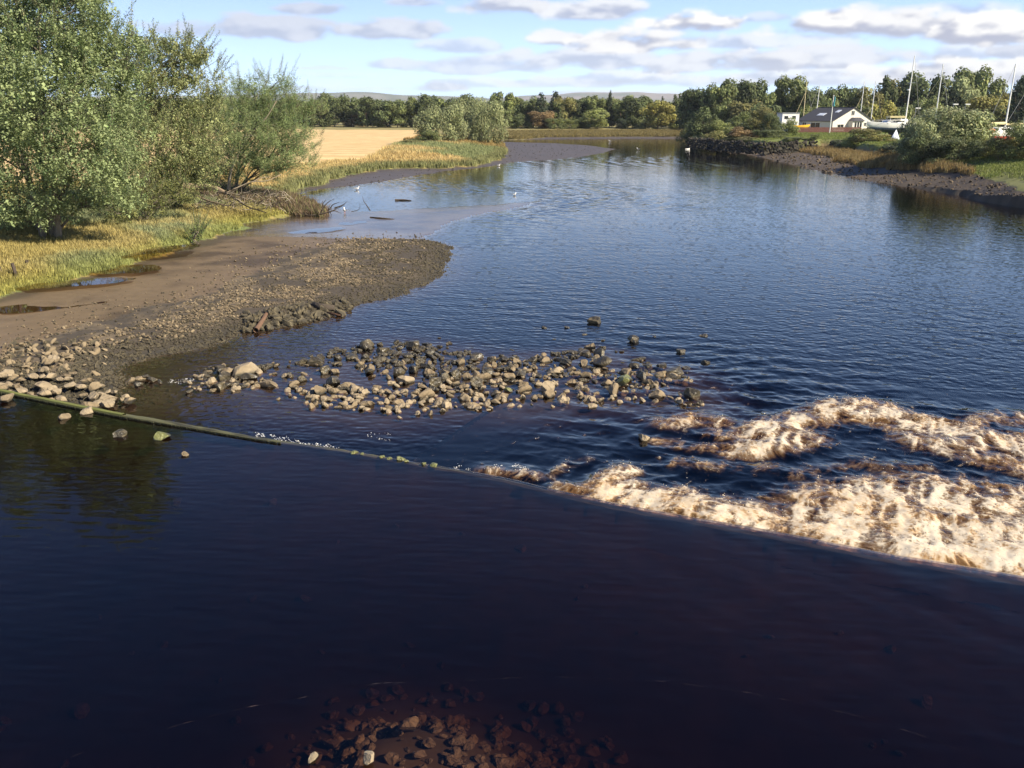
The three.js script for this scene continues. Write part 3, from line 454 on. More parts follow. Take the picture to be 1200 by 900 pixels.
  for (let tries = 0; tries < 4000 && made < 38; tries++) {
    const a = r() * 6.28, q = Math.sqrt(r()), x = HEAP[0] + 0.1 + Math.cos(a) * q * 2.2, z = HEAP[1] - 0.2 + Math.sin(a) * q * 1.7, s = 0.1 + 0.11 * r(); if (!free(x, z, s, 0.7)) continue;
    stone('bed', Math.floor(r() * 6), x, Math.min(poolBed(x, z) + s * 0.3, 0.52 - s * 0.5), z, s, r, 'brown stone under the dark water in the heap close to the camera', 'sunken stones of the near heap', 0.7); put.push([x, z, s]); made++;
  }
  const floor = []; for (let i = 0; i < 45; i++) { const x = -9 + 18 * r(), z = -9 - 11 * r(), s = 0.08 + 0.2 * r() * r(); if (z > crestZ(x) + 0.5) floor.push(M4(x, poolBed(x, z) + 0.1 * s, z, r(), r() * 6, r(), s, s * 0.6, s)); }
  for (let i = 0; i < 260; i++) { const a = r() * 6.28, q = Math.sqrt(r()) * 1.2, x = HEAP[0] + Math.cos(a) * q * 2.0, z = HEAP[1] + Math.sin(a) * q * 1.6, s = 0.03 + 0.07 * r(); floor.push(M4(x, Math.min(poolBed(x, z) + s * 0.2, 0.55 - s), z, r(), r() * 6, r(), s, s * 0.6, s)); }
  const low = (kind, seed, shape) => rockGeo(seed, 1, 5, shape, paints[kind]);
  const scatter = (name, geo, mat, list, label) => { if (!list.length) return; const m = copies(numbered(name), geo, mat, list, null, scene); tag(m, label, 'stones', null, 'stuff'); };
  scatter('small_stones', low('pale', 301, [1, .65, .8]), stoneMat, small.pale, 'small pale stones filling the gaps at the near side of the bar');
  scatter('small_stones', low('brown', 302, [1, .7, .8]), stoneMat, small.brown, 'small brown stones filling the middle of the bar');
  scatter('small_stones', low('dark', 303, [1, .7, .8]), wetMat, small.dark, 'small dark stones filling the back of the bar');
  { const hp = []; for (let i = 0; i < 230; i++) { const a = r() * 6.28, q = Math.pow(r(), 0.6) * 1.3, x = HEAP[0] + 0.1 + Math.cos(a) * q * 2.3, z = HEAP[1] - 0.2 + Math.sin(a) * q * 1.8, s = 0.08 + 0.11 * r(); hp.push(M4(x, Math.min(poolBed(x, z) + s * 0.4, 0.54 - s * 0.5), z, (r() - 0.5), r() * 6, (r() - 0.5), s, s * 0.7, s)); } scatter('sunken_stones', rocks.bed[1], stoneMat, hp, 'smaller brown stones packed in the sunken heap close to the camera'); }
  scatter('pool_floor_stones', rockGeo(304, 2, 8, [1, .6, .8], paints.bed), stoneMat, floor, 'stones lying scattered on the floor of the dark pool');
  // gravel of the left bank
  const gr = { pale: [], brown: [], dark: [] };
  for (let i = 0; i < 150000; i++) {
    const u = r(), D = 26 * Math.pow(88 / 26, Math.pow(u, 0.8)), x = lerp(-0.62, 0.0, r()) * D, z = -D; if (inside(GRASS, x, z)) continue;
    const g = sd(GRAVEL, x, z); if (g < -5 || (g < 0 && r() > 0.22 * Math.exp(g * 0.7))) continue; const q = zones(x, z); if (q.zone === 'pool' || q.zone === 'bed' && q.h < -0.12) continue;
    const n = fbm(x * 0.8, z * 0.8, 4) * 0.6 + fbm(x * 3.1, z * 3.1, 3) * 0.4; if (g > 0) { const heart = sstep(-17.5, -13, x) * sstep(9, 3.5, q.dL), rim = sstep(2.6, 1, q.dL), keep = Math.max(rim * 0.8, heart * sstep(0.4, 0.52, n), 0.3 * sstep(0.5, 0.6, n)) + 0.06; if (r() > keep) continue; }
    const s = (0.022 + 0.075 * Math.pow(r(), 2.5)) * (D < 36 ? 1.25 : 1) * (D > 50 ? 1.2 : 1), wet = q.dL < 1.3 + r(); const kind = wet || (x > -10.5 + 4 * (n - 0.5) * 6 && r() < 0.8) ? 'dark' : n > 0.52 ? (r() < 0.4 ? 'pale' : r() < 0.7 ? 'brown' : 'dark') : r() < 0.6 ? 'dark' : 'brown';
    gr[kind].push(M4(x, q.h + s * 0.25, z, r(), r() * 6, r(), s, s * 0.75, s));
  }
  for (let i = 0; i < 160; i++) { const [x, z] = spot(lerp(-5, 150, r()), lerp(400, 440, r()), 0.3), s = 0.1 + 0.12 * r(); if (H(x, z) > 0.05) gr[r() < 0.5 ? 'pale' : 'dark'].push(M4(x, H(x, z) + s * 0.2, z, r(), r() * 6, r(), s, s * 0.6, s)); }
  for (let i = 0; i < 130; i++) { const t = r(), [x, z] = spot(lerp(285, 410, t), lerp(381, 360, t) + (r() - 0.5) * 14, 0.1), s = 0.12 + 0.2 * r(); gr.dark.push(M4(x, Math.max(0, H(x, z)) + s * 0.3, z, r(), r() * 6, r(), s, s * 0.8, s)); }
  scatter('gravel', low('pale', 311, [1, .7, .8]), std([0.78, 0.76, 0.72], 0.9, { vertexColors: true }), gr.pale, 'pale pebbles of the gravel bank on the left shore');
  scatter('gravel', low('brown', 312, [1, .7, .8]), stoneMat, gr.brown, 'brown pebbles of the gravel bank on the left shore');
  scatter('gravel', low('dark', 313, [1, .7, .8]), stoneMat, gr.dark, 'dark wet pebbles along the edge of the gravel bank');
  // rough stones along the right shore and on the far mud shelf
  const sh = [], fm = [];
  for (let i = 0; i < 15000; i++) { const D = 75 + 160 * Math.pow(r(), 1.2), x = lerp(0.1, 0.68, r()) * D, z = -D, q = zones(x, z); if (q.zone !== 'shore' || q.dR > 11 || (q.dR > 5 && r() < 0.5)) continue; const s = (0.06 + 0.24 * Math.pow(r(), 2)) * (D > 130 ? 1.3 : 1); sh.push(M4(x, q.h + s * 0.2, z, r(), r() * 6, r(), s, s * 0.7, s)); }
  for (let i = 0; i < 5000; i++) { const D = 108 + 130 * r(), x = lerp(-0.22, 0.16, r()) * D, z = -D, q = zones(x, z); if (q.zone !== 'mud' || r() < 0.3) continue; const s = 0.06 + 0.16 * r() * r(); fm.push(M4(x, q.h + s * 0.2, z, r(), r() * 6, r(), s, s * 0.6, s)); }
  scatter('shore_stones', low('brown', 321, [1, .7, .8]), std([0.55, 0.52, 0.5], 0.85, { vertexColors: true }), sh, 'rough brown stones strewn along the right shore');
  scatter('shore_stones', low('dark', 322, [1, .6, .8]), wetMat, fm, 'dark stones and weed strewn over the far mud shelf');
}

// ------------------------------------------------------------------ grass and reeds
function bladeClump(n, h, spread, seed, w = 0.012) {
  const r = rng(seed), P = [], C = [];
  for (let i = 0; i < n; i++) {
    const a = r() * 6.28, q = spread * Math.sqrt(r()), x = Math.cos(a) * q, z = Math.sin(a) * q, b = r() * 6.28, l = 0.15 + 0.35 * r(), hh = h * (0.6 + 0.5 * r()), dx = Math.cos(b) * l * hh, dz = Math.sin(b) * l * hh, wx = Math.cos(b + 1.6) * w, wz = Math.sin(b + 1.6) * w;
    const m = [x + dx * 0.35, hh * 0.6, z + dz * 0.35], t = [x + dx, hh, z + dz], k = 0.75 + 0.5 * r();
    P.push(x - wx, 0, z - wz, x + wx, 0, z + wz, m[0] + wx, m[1], m[2] + wz, x - wx, 0, z - wz, m[0] + wx, m[1], m[2] + wz, m[0] - wx, m[1], m[2] - wz, m[0] - wx, m[1], m[2] - wz, m[0] + wx, m[1], m[2] + wz, ...t);
    for (let s = 0; s < 9; s++) C.push(k, k, k);
  }
  const g = new THREE.BufferGeometry(); g.setAttribute('position', new THREE.Float32BufferAttribute(P, 3)); g.setAttribute('color', new THREE.Float32BufferAttribute(C, 3)); g.computeVertexNormals(); return g;
}
{
  const r = rng(88), near = [[], []], far = [[], []], reed = [[], []], lawn = [[], []], dead = [[], []];
  const mat = leafMat([1, 1, 1], { vertexColors: true, roughness: 0.9 });
  for (let i = 0; i < 120000; i++) {
    const D = 36 * Math.pow(110 / 36, r()), x = lerp(-0.66, -0.14, r()) * D, z = -D; if (!inside(GRASS, x + 0.0, z) && r() < 0.9) continue;
    const q = zones(x, z); if (q.zone !== 'grass' || q.dG < 0.1) continue; if (q.dG > 30) continue;
    const a = fbm(x * 0.3 + 8, z * 0.3, 3), b = fbm(x * 0.11 + 1, z * 0.11 + 6, 2), edge = sstep(2.6, 0.3, q.dG);
    let c = mix3([0.46, 0.38, 0.13], [0.29, 0.32, 0.16], sstep(0.42, 0.6, b)); c = mix3(c, [0.48, 0.40, 0.16], sstep(0.5, 0.66, a) * 0.7); c = mix3(c, [0.36, 0.38, 0.08], edge * 0.6);
    const k = 0.75 + 0.45 * r(), s = (0.55 + 0.7 * r()) * (1 - 0.35 * edge) * (b > 0.5 ? 1.25 : 1); near[0].push(M4(x, q.h - 0.02, z, 0, r() * 6.28, 0, s, s, s)); near[1].push(c.map((v) => v * k));
  }
  tag(copies('grass', bladeClump(9, 0.42, 0.16, 1, 0.016), mat, ...near, scene), 'yellow green grass on the left bank between the mud and the trees', 'grass', null, 'stuff');
  for (let i = 0; i < 90000; i++) {
    const D = 98 * Math.pow(230 / 98, r()), x = lerp(-0.36, 0.02, r()) * D, z = -D, q = zones(x, z); if (q.zone !== 'grass' || q.dG < 0.2 || q.dG > 26) continue;
    const hi = sstep(3, 7, q.dG), a = fbm(x * 0.15 + 8, z * 0.15, 3); let c = mix3([0.30, 0.33, 0.14], [0.62, 0.48, 0.21], clamp(D < 150 ? sstep(0.8, 3, q.dG) * (0.75 + 0.5 * a) : sstep(7, 12, q.dG) * 1.1 * sstep(0.3, 0.5, a))); if (D > 186) c = mix3(c, [0.46, 0.29, 0.1], 0.7 * sstep(186, 196, D)); if (q.dG < 2) c = mix3(c, [0.2, 0.17, 0.06], 0.4);
    const k = 0.75 + 0.45 * r(), s = 0.7 + 0.8 * r(); far[0].push(M4(x, q.h - 0.02, z, 0, r() * 6.28, 0, s * (1 + 0.4 * hi))); far[1].push(c.map((v) => v * k));
  }
  tag(copies('tall_grass', bladeClump(9, 0.6, 0.35, 2, 0.03), mat, ...far, scene), 'tall straw coloured and green grass between the stubble field and the water', 'grass', null, 'stuff');
  for (let i = 0; i < 60000; i++) {
    const D = 270 + 60 * r(), x = lerp(-0.02, 0.24, r()) * D, z = -D, q = zones(x, z); if (q.zone !== 'grass' || q.dG < 0.1 || q.dG > 14) continue;
    const k = 0.75 + 0.45 * r(); far[0].push(M4(x, q.h, z, 0, r() * 6.28, 0, 1.2)); far[1].push([0.27 * k, 0.22 * k, 0.08 * k]); if (far[0].length > 60000) break;
  }
  tag(copies('bank_grass', bladeClump(9, 0.6, 0.5, 4, 0.05), mat, far[0].slice(-9000), far[1].slice(-9000), scene), 'dry grass fringe along the top of the far mud bank', 'grass', null, 'stuff'); scene.children.at(-1).name = 'bank_grass';
  for (let i = 0; i < 90000; i++) {
    const D = 70 + 170 * r(), x = lerp(0.2, 0.75, r()) * D, z = -D, q = zones(x, z); if (q.dR < 4) continue;
    const k = 0.75 + 0.45 * r();
    if (q.zone === 'shore' && q.dR > (D > 150 ? 7.5 : 5) + 2.5 * fbm(x * 0.3, z * 0.3, 2) && q.dT < (D > 150 ? -1.2 : 1)) { const c = mix3([0.30, 0.20, 0.075], [0.34, 0.27, 0.11], r()); reed[0].push(M4(x, q.h, z, 0, r() * 6.28, 0, 0.8 + 0.6 * r())); reed[1].push(c.map((v) => v * k)); }
    else if (q.zone === 'lawn' && q.dT < 26 && r() < 0.5) { const c = mix3([0.15, 0.2, 0.045], [0.24, 0.27, 0.07], fbm(x * 0.2, z * 0.2, 2)); lawn[0].push(M4(x, q.h, z, 0, r() * 6.28, 0, 0.7 + 0.5 * r())); lawn[1].push(c.map((v) => v * k)); }
  }
  tag(copies('reeds', bladeClump(12, 0.85, 0.5, 5, 0.03), mat, ...reed, scene), 'rusty brown reeds and sedge above the right shore', 'reeds', null, 'stuff');
  tag(copies('lawn_grass', bladeClump(9, 0.28, 0.4, 6, 0.03), mat, ...lawn, scene), 'green grass on top of the right bank', 'grass', null, 'stuff');
  // the brown tangle of dead stems round the fallen trunk
  for (let i = 0; i < 5200; i++) { const t = r(), [x, z] = spot(lerp(215, 372, t) + (r() - 0.5) * 22, lerp(236, 243, t) - r() * 22 * (1 - 0.5 * t), 0.9), q = zones(x, z); if (q.h < 0.05) continue; const k = 0.7 + 0.6 * r(), c = r() < 0.3 ? [0.2, 0.2, 0.08] : [0.2, 0.14, 0.085]; dead[0].push(M4(x, q.h - 0.05, z, (r() - 0.5) * 0.9, r() * 6.28, (r() - 0.5) * 0.9, 0.8 + 0.8 * r())); dead[1].push(c.map((v) => v * k)); }
  tag(copies('dead_stems', bladeClump(9, 0.7, 0.4, 7, 0.022), mat, ...dead, scene), 'brown tangle of dead stems round the fallen trunk on the left bank', 'undergrowth', null, 'stuff');
}

// ------------------------------------------------------------------ trees
const barkMat = std([1, 1, 1], 0.95, { vertexColors: true, bumpMap: stoneBump, bumpScale: 0.05 });
function limb(pts, r0, r1, sides = 7, tone = [0.16, 0.12, 0.085], wob = 0.12) {        // a tapered, slightly crooked limb through points
  const c = new THREE.CatmullRomCurve3(pts.map((p) => new THREE.Vector3(...p))), n = Math.max(5, pts.length * 4), g = new THREE.TubeGeometry(c, n, 1, sides, false), P = g.attributes.position, C = [];
  for (let i = 0; i <= n; i++) { const o = c.getPointAt(i / n), rad = lerp(r0, r1, Math.pow(i / n, 0.8)); for (let j = 0; j <= sides; j++) { const k = i * (sides + 1) + j, x = P.getX(k) - o.x, y = P.getY(k) - o.y, z = P.getZ(k) - o.z, q = rad * (1 + wob * 2 * (n3(o.x * 3 + j % sides, o.y * 3, o.z * 3) - 0.5)); P.setXYZ(k, o.x + x * q, o.y + y * q, o.z + z * q); const t = 0.7 + 0.6 * n3(o.x * 4 + (j % sides) * 1.7, o.y * 4, o.z * 4); C.push(tone[0] * t, tone[1] * t, tone[2] * t); } }
  g.setAttribute('color', new THREE.Float32BufferAttribute(C, 3)); g.computeVertexNormals(); return g;
}
function sprig(n, len, lw, span, seed) {                                               // a twig's worth of leaves
  const r = rng(seed), P = [], C = [];
  for (let i = 0; i < n; i++) {
    const t = (i + r()) / n, cx = (r() - 0.5) * span * 0.7, cy = (t - 0.5) * span, cz = (r() - 0.5) * span * 0.7, a = r() * 6.28, e = (r() - 0.35) * 1.6, d = [Math.cos(a) * Math.cos(e), -Math.sin(e) * 0.8, Math.sin(a) * Math.cos(e)], s = [-Math.sin(a), (r() - 0.5), Math.cos(a)], L = len * (0.7 + 0.6 * r()), w = lw * (0.7 + 0.6 * r()) / 2, k = 0.75 + 0.5 * r();
    const p0 = [cx, cy, cz], p1 = [cx + d[0] * L * 0.5 + s[0] * w, cy + d[1] * L * 0.5 + s[1] * w + 0.12 * L, cz + d[2] * L * 0.5 + s[2] * w], p2 = [cx + d[0] * L, cy + d[1] * L, cz + d[2] * L], p3 = [cx + d[0] * L * 0.5 - s[0] * w, cy + d[1] * L * 0.5 - s[1] * w + 0.12 * L, cz + d[2] * L * 0.5 - s[2] * w];
    P.push(...p0, ...p1, ...p2, ...p0, ...p2, ...p3); for (let q = 0; q < 6; q++) C.push(k, k, k);
  }
  const g = new THREE.BufferGeometry(); g.setAttribute('position', new THREE.Float32BufferAttribute(P, 3)); g.setAttribute('color', new THREE.Float32BufferAttribute(C, 3)); g.computeVertexNormals(); return g;
}
const leafy = leafMat([1, 1, 1], { vertexColors: true });
const sprigBroad = sprig(11, 0.17, 0.11, 0.55, 3), sprigNarrow = sprig(13, 0.2, 0.055, 0.6, 4);
function lumpPoint(r, L, shell = 0.55) {                                               // a point in a lump (centre x y z, radii), more likely near its skin
  const y = r() * 2 - 1, a = r() * 6.283, q = Math.sqrt(1 - y * y), d = Math.pow(lerp(shell, 1, r()), 0.8) * (0.8 + 0.3 * r());
  return [L[0] + Math.cos(a) * q * L[3] * d, L[1] + y * L[4] * d, L[2] + Math.sin(a) * q * L[5] * d];
}
function nearTree(name, base, lumps, o) {                                              // lumps in the tree's own metres
  const t = thing(name, o.label, o.category ?? 'tree', base, 0, o.group), r = rng(o.seed), wood = [], twigs = [], mats = [], cols = [];
  const top = Math.max(...lumps.map((l) => l[1])), stems = o.stems ?? [[0, 0]];
  const axis = []; for (const [sx, sz] of stems) { const ex = (o.lean?.[0] ?? 0) + sx * 3, ez = (o.lean?.[1] ?? 0) + sz * 3, pts = [[sx, -0.3, sz]]; for (let i = 1; i <= 4; i++) pts.push([sx + ex * Math.pow(i / 4, 1.3) + (r() - 0.5) * 0.5, top * 0.92 * i / 4, sz + ez * Math.pow(i / 4, 1.3) + (r() - 0.5) * 0.5]); axis.push(pts); wood.push(limb(pts, o.trunk, 0.05, 9, o.bark)); }
  for (const l of lumps) {
    const ax = axis[Math.floor(r() * axis.length)], y0 = Math.max(0.5, Math.min(top * 0.8, l[1] - 0.55 * Math.hypot(l[0], l[2]) - 0.8)), k = clamp(y0 / (top * 0.92)) * 4, i = Math.min(3, Math.floor(k)), s = ax[i].map((v, q) => lerp(v, ax[i + 1][q], k - i)), mid = [lerp(s[0], l[0], 0.5), lerp(s[1], l[1], 0.62), lerp(s[2], l[2], 0.5)];
    twigs.push(limb([s, mid, [l[0], l[1], l[2]]], o.trunk * 0.42, 0.04, 6, o.bark));
    for (let b = 0; b < 7; b++) { const e = lumpPoint(r, l, 0.75), m = [lerp(mid[0], e[0], 0.5) + (r() - 0.5) * 0.4, lerp(mid[1], e[1], 0.6), lerp(mid[2], e[2], 0.5) + (r() - 0.5) * 0.4]; twigs.push(limb([mid, m, e], 0.055, 0.012, 4, o.bark)); }
    const vol = Math.cbrt(l[3] * l[4] * l[5]), n = Math.round(o.leaves * 0.31 * vol * vol * (l[6] ?? 1));
    const sub = []; for (let c = 0; c < Math.max(7, Math.round(11 * vol)); c++) { const p = lumpPoint(r, l, 0.5), q = (0.2 + 0.2 * r()) * vol; sub.push([...p, q * 1.1, q * 0.9, q * 1.1, 0.6 + 0.7 * r()]); }
    for (let c = 0; c < 20 * Math.max(1, vol); c++) {                                  // long leafy shoots that reach out of the mass
      const p = lumpPoint(r, l, 0.75), dx = (p[0] - l[0]) / l[3], dy = (p[1] - l[1]) / l[4], dz = (p[2] - l[2]) / l[5], q = [dx * 0.7 + (r() - 0.5) * 0.6, Math.max(-0.3, dy * 0.5) + 0.45 + 0.3 * r(), dz * 0.7 + (r() - 0.5) * 0.6], len = (0.7 + 1.3 * r()) * (o.shoot ?? 1); if (dy < -0.5) continue;
      twigs.push(limb([p, [p[0] + q[0] * len * 0.5, p[1] + q[1] * len * 0.45, p[2] + q[2] * len * 0.5], [p[0] + q[0] * len, p[1] + q[1] * len, p[2] + q[2] * len]], 0.02, 0.006, 3, o.bark));
      const tone0 = mix3(o.dark, o.light, r()); for (let s = 0.1; s < 1; s += 0.17 / len) { mats.push(M4(p[0] + q[0] * len * s, p[1] + q[1] * len * s, p[2] + q[2] * len * s, (r() - 0.5) * 1.2, r() * 6.28, (r() - 0.5) * 1.2, (0.75 - 0.35 * s) * (o.size ?? 1))); cols.push(tone0.map((v) => v * (0.85 + 0.35 * r()))); }
    }
    for (let c = 0; c < n; c++) {
      const u = sub[Math.floor(r() * sub.length)], p = r() < 0.8 ? lumpPoint(r, u, 0.3) : lumpPoint(r, l, 0.7); if (p[1] < 0.15) continue; const hue = r(), tone = mix3(o.dark, o.light, clamp(hue * 0.7 + u[6] * 0.5 - 0.15)), k = 0.85 + 0.3 * r();
      mats.push(M4(...p, (r() - 0.5) * 1.4, r() * 6.28, (r() - 0.5) * 1.4, (0.5 + 0.85 * r() * r() + 0.2 * u[6]) * (o.size ?? 1))); cols.push(tone.map((v) => v * k));
    }
  }
  for (const [pts, a, b, tone] of o.extra ?? []) twigs.push(limb(pts, a, b, 6, tone));
  part('trunk', mergeGeometries([...wood, ...twigs]), barkMat, t); copies('crown', o.sprig ?? sprigBroad, leafy, mats, cols, t); return t;
}
function pxLumps(base, D, list) { return list.map(([px, py, rx, ry, dz = 0, den = 1]) => { const d = D + dz, y = yAt(py, d), k = d / F * 1.05; return [xAt(px, d, y) - base[0], y - base[1], -d - base[2], rx * k, ry * k, Math.max(1.2, rx * k * 0.9), den]; }); }
const ground = (x, z, dy = 0) => [x, H(x, z) + dy, z];
{
  const G1 = { dark: [0.135, 0.19, 0.075], light: [0.35, 0.415, 0.19], bark: [0.19, 0.16, 0.12], leaves: 330 };
  let b = ground(xAt(58, 55), -55);
  nearTree('broadleaf_tree', b, pxLumps(b, 55, [[60, -45, 55, 45, 0], [5, 25, 56, 50, 1], [88, 12, 40, 44, -1], [40, 70, 62, 45, -2], [108, 62, 36, 34, 1], [40, 120, 75, 55, -3], [122, 118, 48, 48, 0], [15, 185, 62, 48, -2], [95, 180, 58, 46, -3], [128, 222, 40, 28, -1], [40, 232, 66, 26, -1.5], [-45, 120, 60, 110, 0], [150, 66, 22, 36, 1, .7], [-55, 0, 60, 60, 0], [60, 30, 50, 50, 4], [138, 170, 34, 36, 2], [30, 250, 40, 14, 1]]), { ...G1, seed: 11, trunk: 0.24, stems: [[0, 0], [0.5, 0.4], [-0.4, 0.3]], label: 'tallest leafy tree on the left bank, cut off by the top of the photo' });
  b = ground(xAt(190, 73), -73);
  nearTree('broadleaf_tree', b, pxLumps(b, 73, [[178, 82, 44, 38, 0], [205, 66, 34, 26, 0], [238, 88, 24, 24, 0, .6], [225, 62, 22, 16, 1, .6], [170, 130, 48, 42, -2], [214, 122, 42, 36, 0], [185, 175, 54, 34, -3], [235, 150, 30, 34, 0], [225, 185, 36, 26, -2], [165, 205, 48, 24, -3], [205, 212, 44, 18, -2], [150, 70, 22, 26, 2]]), { ...G1, dark: [0.145, 0.18, 0.07], light: [0.37, 0.395, 0.17], seed: 12, trunk: 0.2, leaves: 230, label: 'second leafy tree on the left bank, with thin sprays reaching right against the sky' });
  b = ground(xAt(272, 86), -86);
  nearTree('leaning_tree', b, pxLumps(b, 86, [[300, 112, 30, 22, 0], [322, 100, 22, 14, 0, .7], [275, 125, 34, 28, 0], [330, 128, 30, 22, 0, .8], [352, 122, 20, 12, 0, .6], [250, 150, 34, 34, 1], [292, 155, 42, 30, -2], [265, 185, 36, 26, -1], [322, 178, 30, 22, -3], [345, 188, 24, 16, -3, .8], [330, 150, 34, 26, -1, .9], [310, 170, 36, 26, -2], [352, 165, 24, 18, -2, .7], [235, 195, 30, 24, 0], [305, 200, 36, 14, -2], [370, 128, 14, 9, 0, .5]]), { ...G1, dark: [0.14, 0.2, 0.08], light: [0.37, 0.44, 0.19], seed: 13, trunk: 0.2, leaves: 210, lean: [3.2, 0], sprig: sprigNarrow, label: 'right-leaning tree above the fallen trunk, with a bare pale branch showing',
    extra: [[pxLumps(b, 83.5, [[268, 222, 1, 1], [272, 195, 1, 1], [292, 160, 1, 1], [312, 138, 1, 1], [324, 118, 1, 1]]).map((l) => l.slice(0, 3)), 0.16, 0.05, [0.34, 0.28, 0.2]], [pxLumps(b, 83, [[284, 160, 1, 1], [298, 159, 1, 1], [312, 166, 1, 1]]).map((l) => l.slice(0, 3)), 0.07, 0.02, [0.42, 0.36, 0.27]], [pxLumps(b, 82.5, [[269, 212, 1, 1], [273, 195, 1, 1], [281, 178, 1, 1]]).map((l) => l.slice(0, 3)), 0.05, 0.03, [0.42, 0.36, 0.27]]] });
  b = ground(xAt(168, 64), -64);
  nearTree('low_bush', b, pxLumps(b, 64, [[150, 232, 30, 16, 0], [172, 240, 26, 14, 0], [190, 228, 24, 15, 2], [210, 226, 22, 12, 3], [135, 250, 26, 12, -3]]), { ...G1, light: [0.24, 0.25, 0.08], dark: [0.1, 0.12, 0.04], seed: 14, trunk: 0.06, leaves: 330, noTrunk: true, size: 0.8, category: 'bush', label: 'low yellow-green bush filling the gap under the two tall left bank trees' });
  for (const [px, py, lab] of [[208, 247, 'tall leafy weed standing in the left bank grass, nearest the fallen trunk'], [142, 262, 'leafy weed in the grass at the right foot of the tallest tree'], [228, 278, 'green weed at the bank edge where the grass meets the mud']]) { const [x, z] = spot(px, py, 0.9), q = ground(x, z); nearTree('leafy_weed', q, [[0, 0.5, 0, 0.35, 0.5, 0.35], [0.25, 0.9, 0, 0.25, 0.35, 0.25]], { ...G1, light: [0.2, 0.27, 0.08], seed: px, trunk: 0.03, leaves: 260, noTrunk: true, size: 0.6, category: 'plant', label: lab }); }
}

// crowns for trees further off: many small leaf faces through the crown's volume
function farCrown(seed, kind, n = 3600, size = 1) {
  const r = rng(seed), P = [], C = [], lumps = [];
  if (kind === 'conifer') for (let i = 0; i < 26; i++) { const t = i / 26, y = 0.08 + 0.9 * t, R = 0.22 * Math.pow(1 - t, 0.75) + 0.015; for (let k = 0; k < 4; k++) { const a = r() * 6.28; lumps.push([Math.cos(a) * R * 0.7, y, Math.sin(a) * R * 0.7, R * 0.55 + 0.02, 0.035, R * 0.55 + 0.02, 0.6 + 0.5 * r()]); } }
  else if (kind === 'willow') for (let i = 0; i < 34; i++) { const a = r() * 6.28, y = 0.1 + 0.75 * Math.pow(r(), 0.9), R = 0.46 * Math.sqrt(Math.max(0.1, 1 - Math.pow(Math.abs(y - 0.38) / 0.62, 2.4))) * (0.55 + 0.45 * r()); const s = 0.1 + 0.09 * r(); lumps.push([Math.cos(a) * R, y, Math.sin(a) * R, s, s * 1.15, s, 0.6 + 0.8 * r()]); }
  else if (kind === 'tall') for (let i = 0; i < 30; i++) { const a = r() * 6.28, y = 0.12 + 0.8 * r(), R = 0.24 * Math.sqrt(Math.max(0.08, 1 - Math.pow(Math.abs(y - 0.5) / 0.52, 2.2))) * (0.4 + 0.6 * r()); const s = 0.07 + 0.08 * r(); lumps.push([Math.cos(a) * R, y, Math.sin(a) * R, s, s, s, 0.55 + 0.8 * r()]); }
  else if (kind === 'bush') for (let i = 0; i < 30; i++) { const a = r() * 6.28, y = 0.06 + 0.78 * r(), R = 0.5 * Math.sqrt(Math.max(0.1, 1 - Math.pow(y / 0.98, 2.2))) * (0.45 + 0.55 * r()); const s = 0.1 + 0.1 * r(); lumps.push([Math.cos(a) * R, y, Math.sin(a) * R, s, s, s, 0.6 + 0.8 * r()]); }
  else for (let i = 0; i < 34; i++) { const a = r() * 6.28, y = 0.16 + 0.74 * r(), R = 0.42 * Math.sqrt(Math.max(0.1, 1 - Math.pow(Math.abs(y - 0.52) / 0.5, 2.2))) * (0.45 + 0.55 * r()); const s = 0.07 + 0.11 * r(); lumps.push([Math.cos(a) * R, y, Math.sin(a) * R, s * 1.15, s, s * 1.15, 0.55 + 0.85 * r()]); }
  const w = lumps.map((l) => l[3] * l[3]), W = w.reduce((a, b) => a + b), v = new THREE.Vector3(), up = new THREE.Vector3(), s = new THREE.Vector3(), t = new THREE.Vector3();
  lumps.forEach((l, li) => {
    const m = Math.round(n * w[li] / W);
    for (let i = 0; i < m; i++) {
      const p = lumpPoint(r, l, 0.6), e = (kind === 'conifer' ? 0.018 : 0.021) * size * (0.6 + 0.9 * r());
      v.set(p[0] - l[0] + (r() - 0.5) * l[3] * 1.4, (p[1] - l[1]) + (r() - 0.2) * l[4] * 1.2, p[2] - l[2] + (r() - 0.5) * l[5] * 1.4).normalize(); up.set(r() - 0.5, kind === 'willow' ? 2 : r() - 0.5, r() - 0.5); s.crossVectors(v, up).normalize(); t.crossVectors(s, v).normalize();
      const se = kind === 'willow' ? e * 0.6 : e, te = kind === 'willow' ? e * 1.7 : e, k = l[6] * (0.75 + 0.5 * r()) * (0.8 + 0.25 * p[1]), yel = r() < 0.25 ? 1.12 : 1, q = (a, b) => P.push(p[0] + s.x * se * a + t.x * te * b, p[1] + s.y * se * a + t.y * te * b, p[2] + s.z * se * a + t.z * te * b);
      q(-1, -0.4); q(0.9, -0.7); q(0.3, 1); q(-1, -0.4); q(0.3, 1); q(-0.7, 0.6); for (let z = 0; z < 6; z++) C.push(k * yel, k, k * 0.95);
    }
  });
  const g = new THREE.BufferGeometry(); g.setAttribute('position', new THREE.Float32BufferAttribute(P, 3)); g.setAttribute('color', new THREE.Float32BufferAttribute(C, 3)); g.computeVertexNormals(); return g;
}
const crowns = { oak: [1, 2, 3, 4].map((s) => farCrown(400 + s, 'oak', 5200)), tall: [1, 2, 3].map((s) => farCrown(420 + s, 'tall', 2800)), conifer: [1, 2].map((s) => farCrown(440 + s, 'conifer', 2600)), willow: [1, 2].map((s) => farCrown(460 + s, 'willow', 11000, 0.62)), bush: [1, 2, 3].map((s) => farCrown(480 + s, 'bush', 7000, 0.75)) };
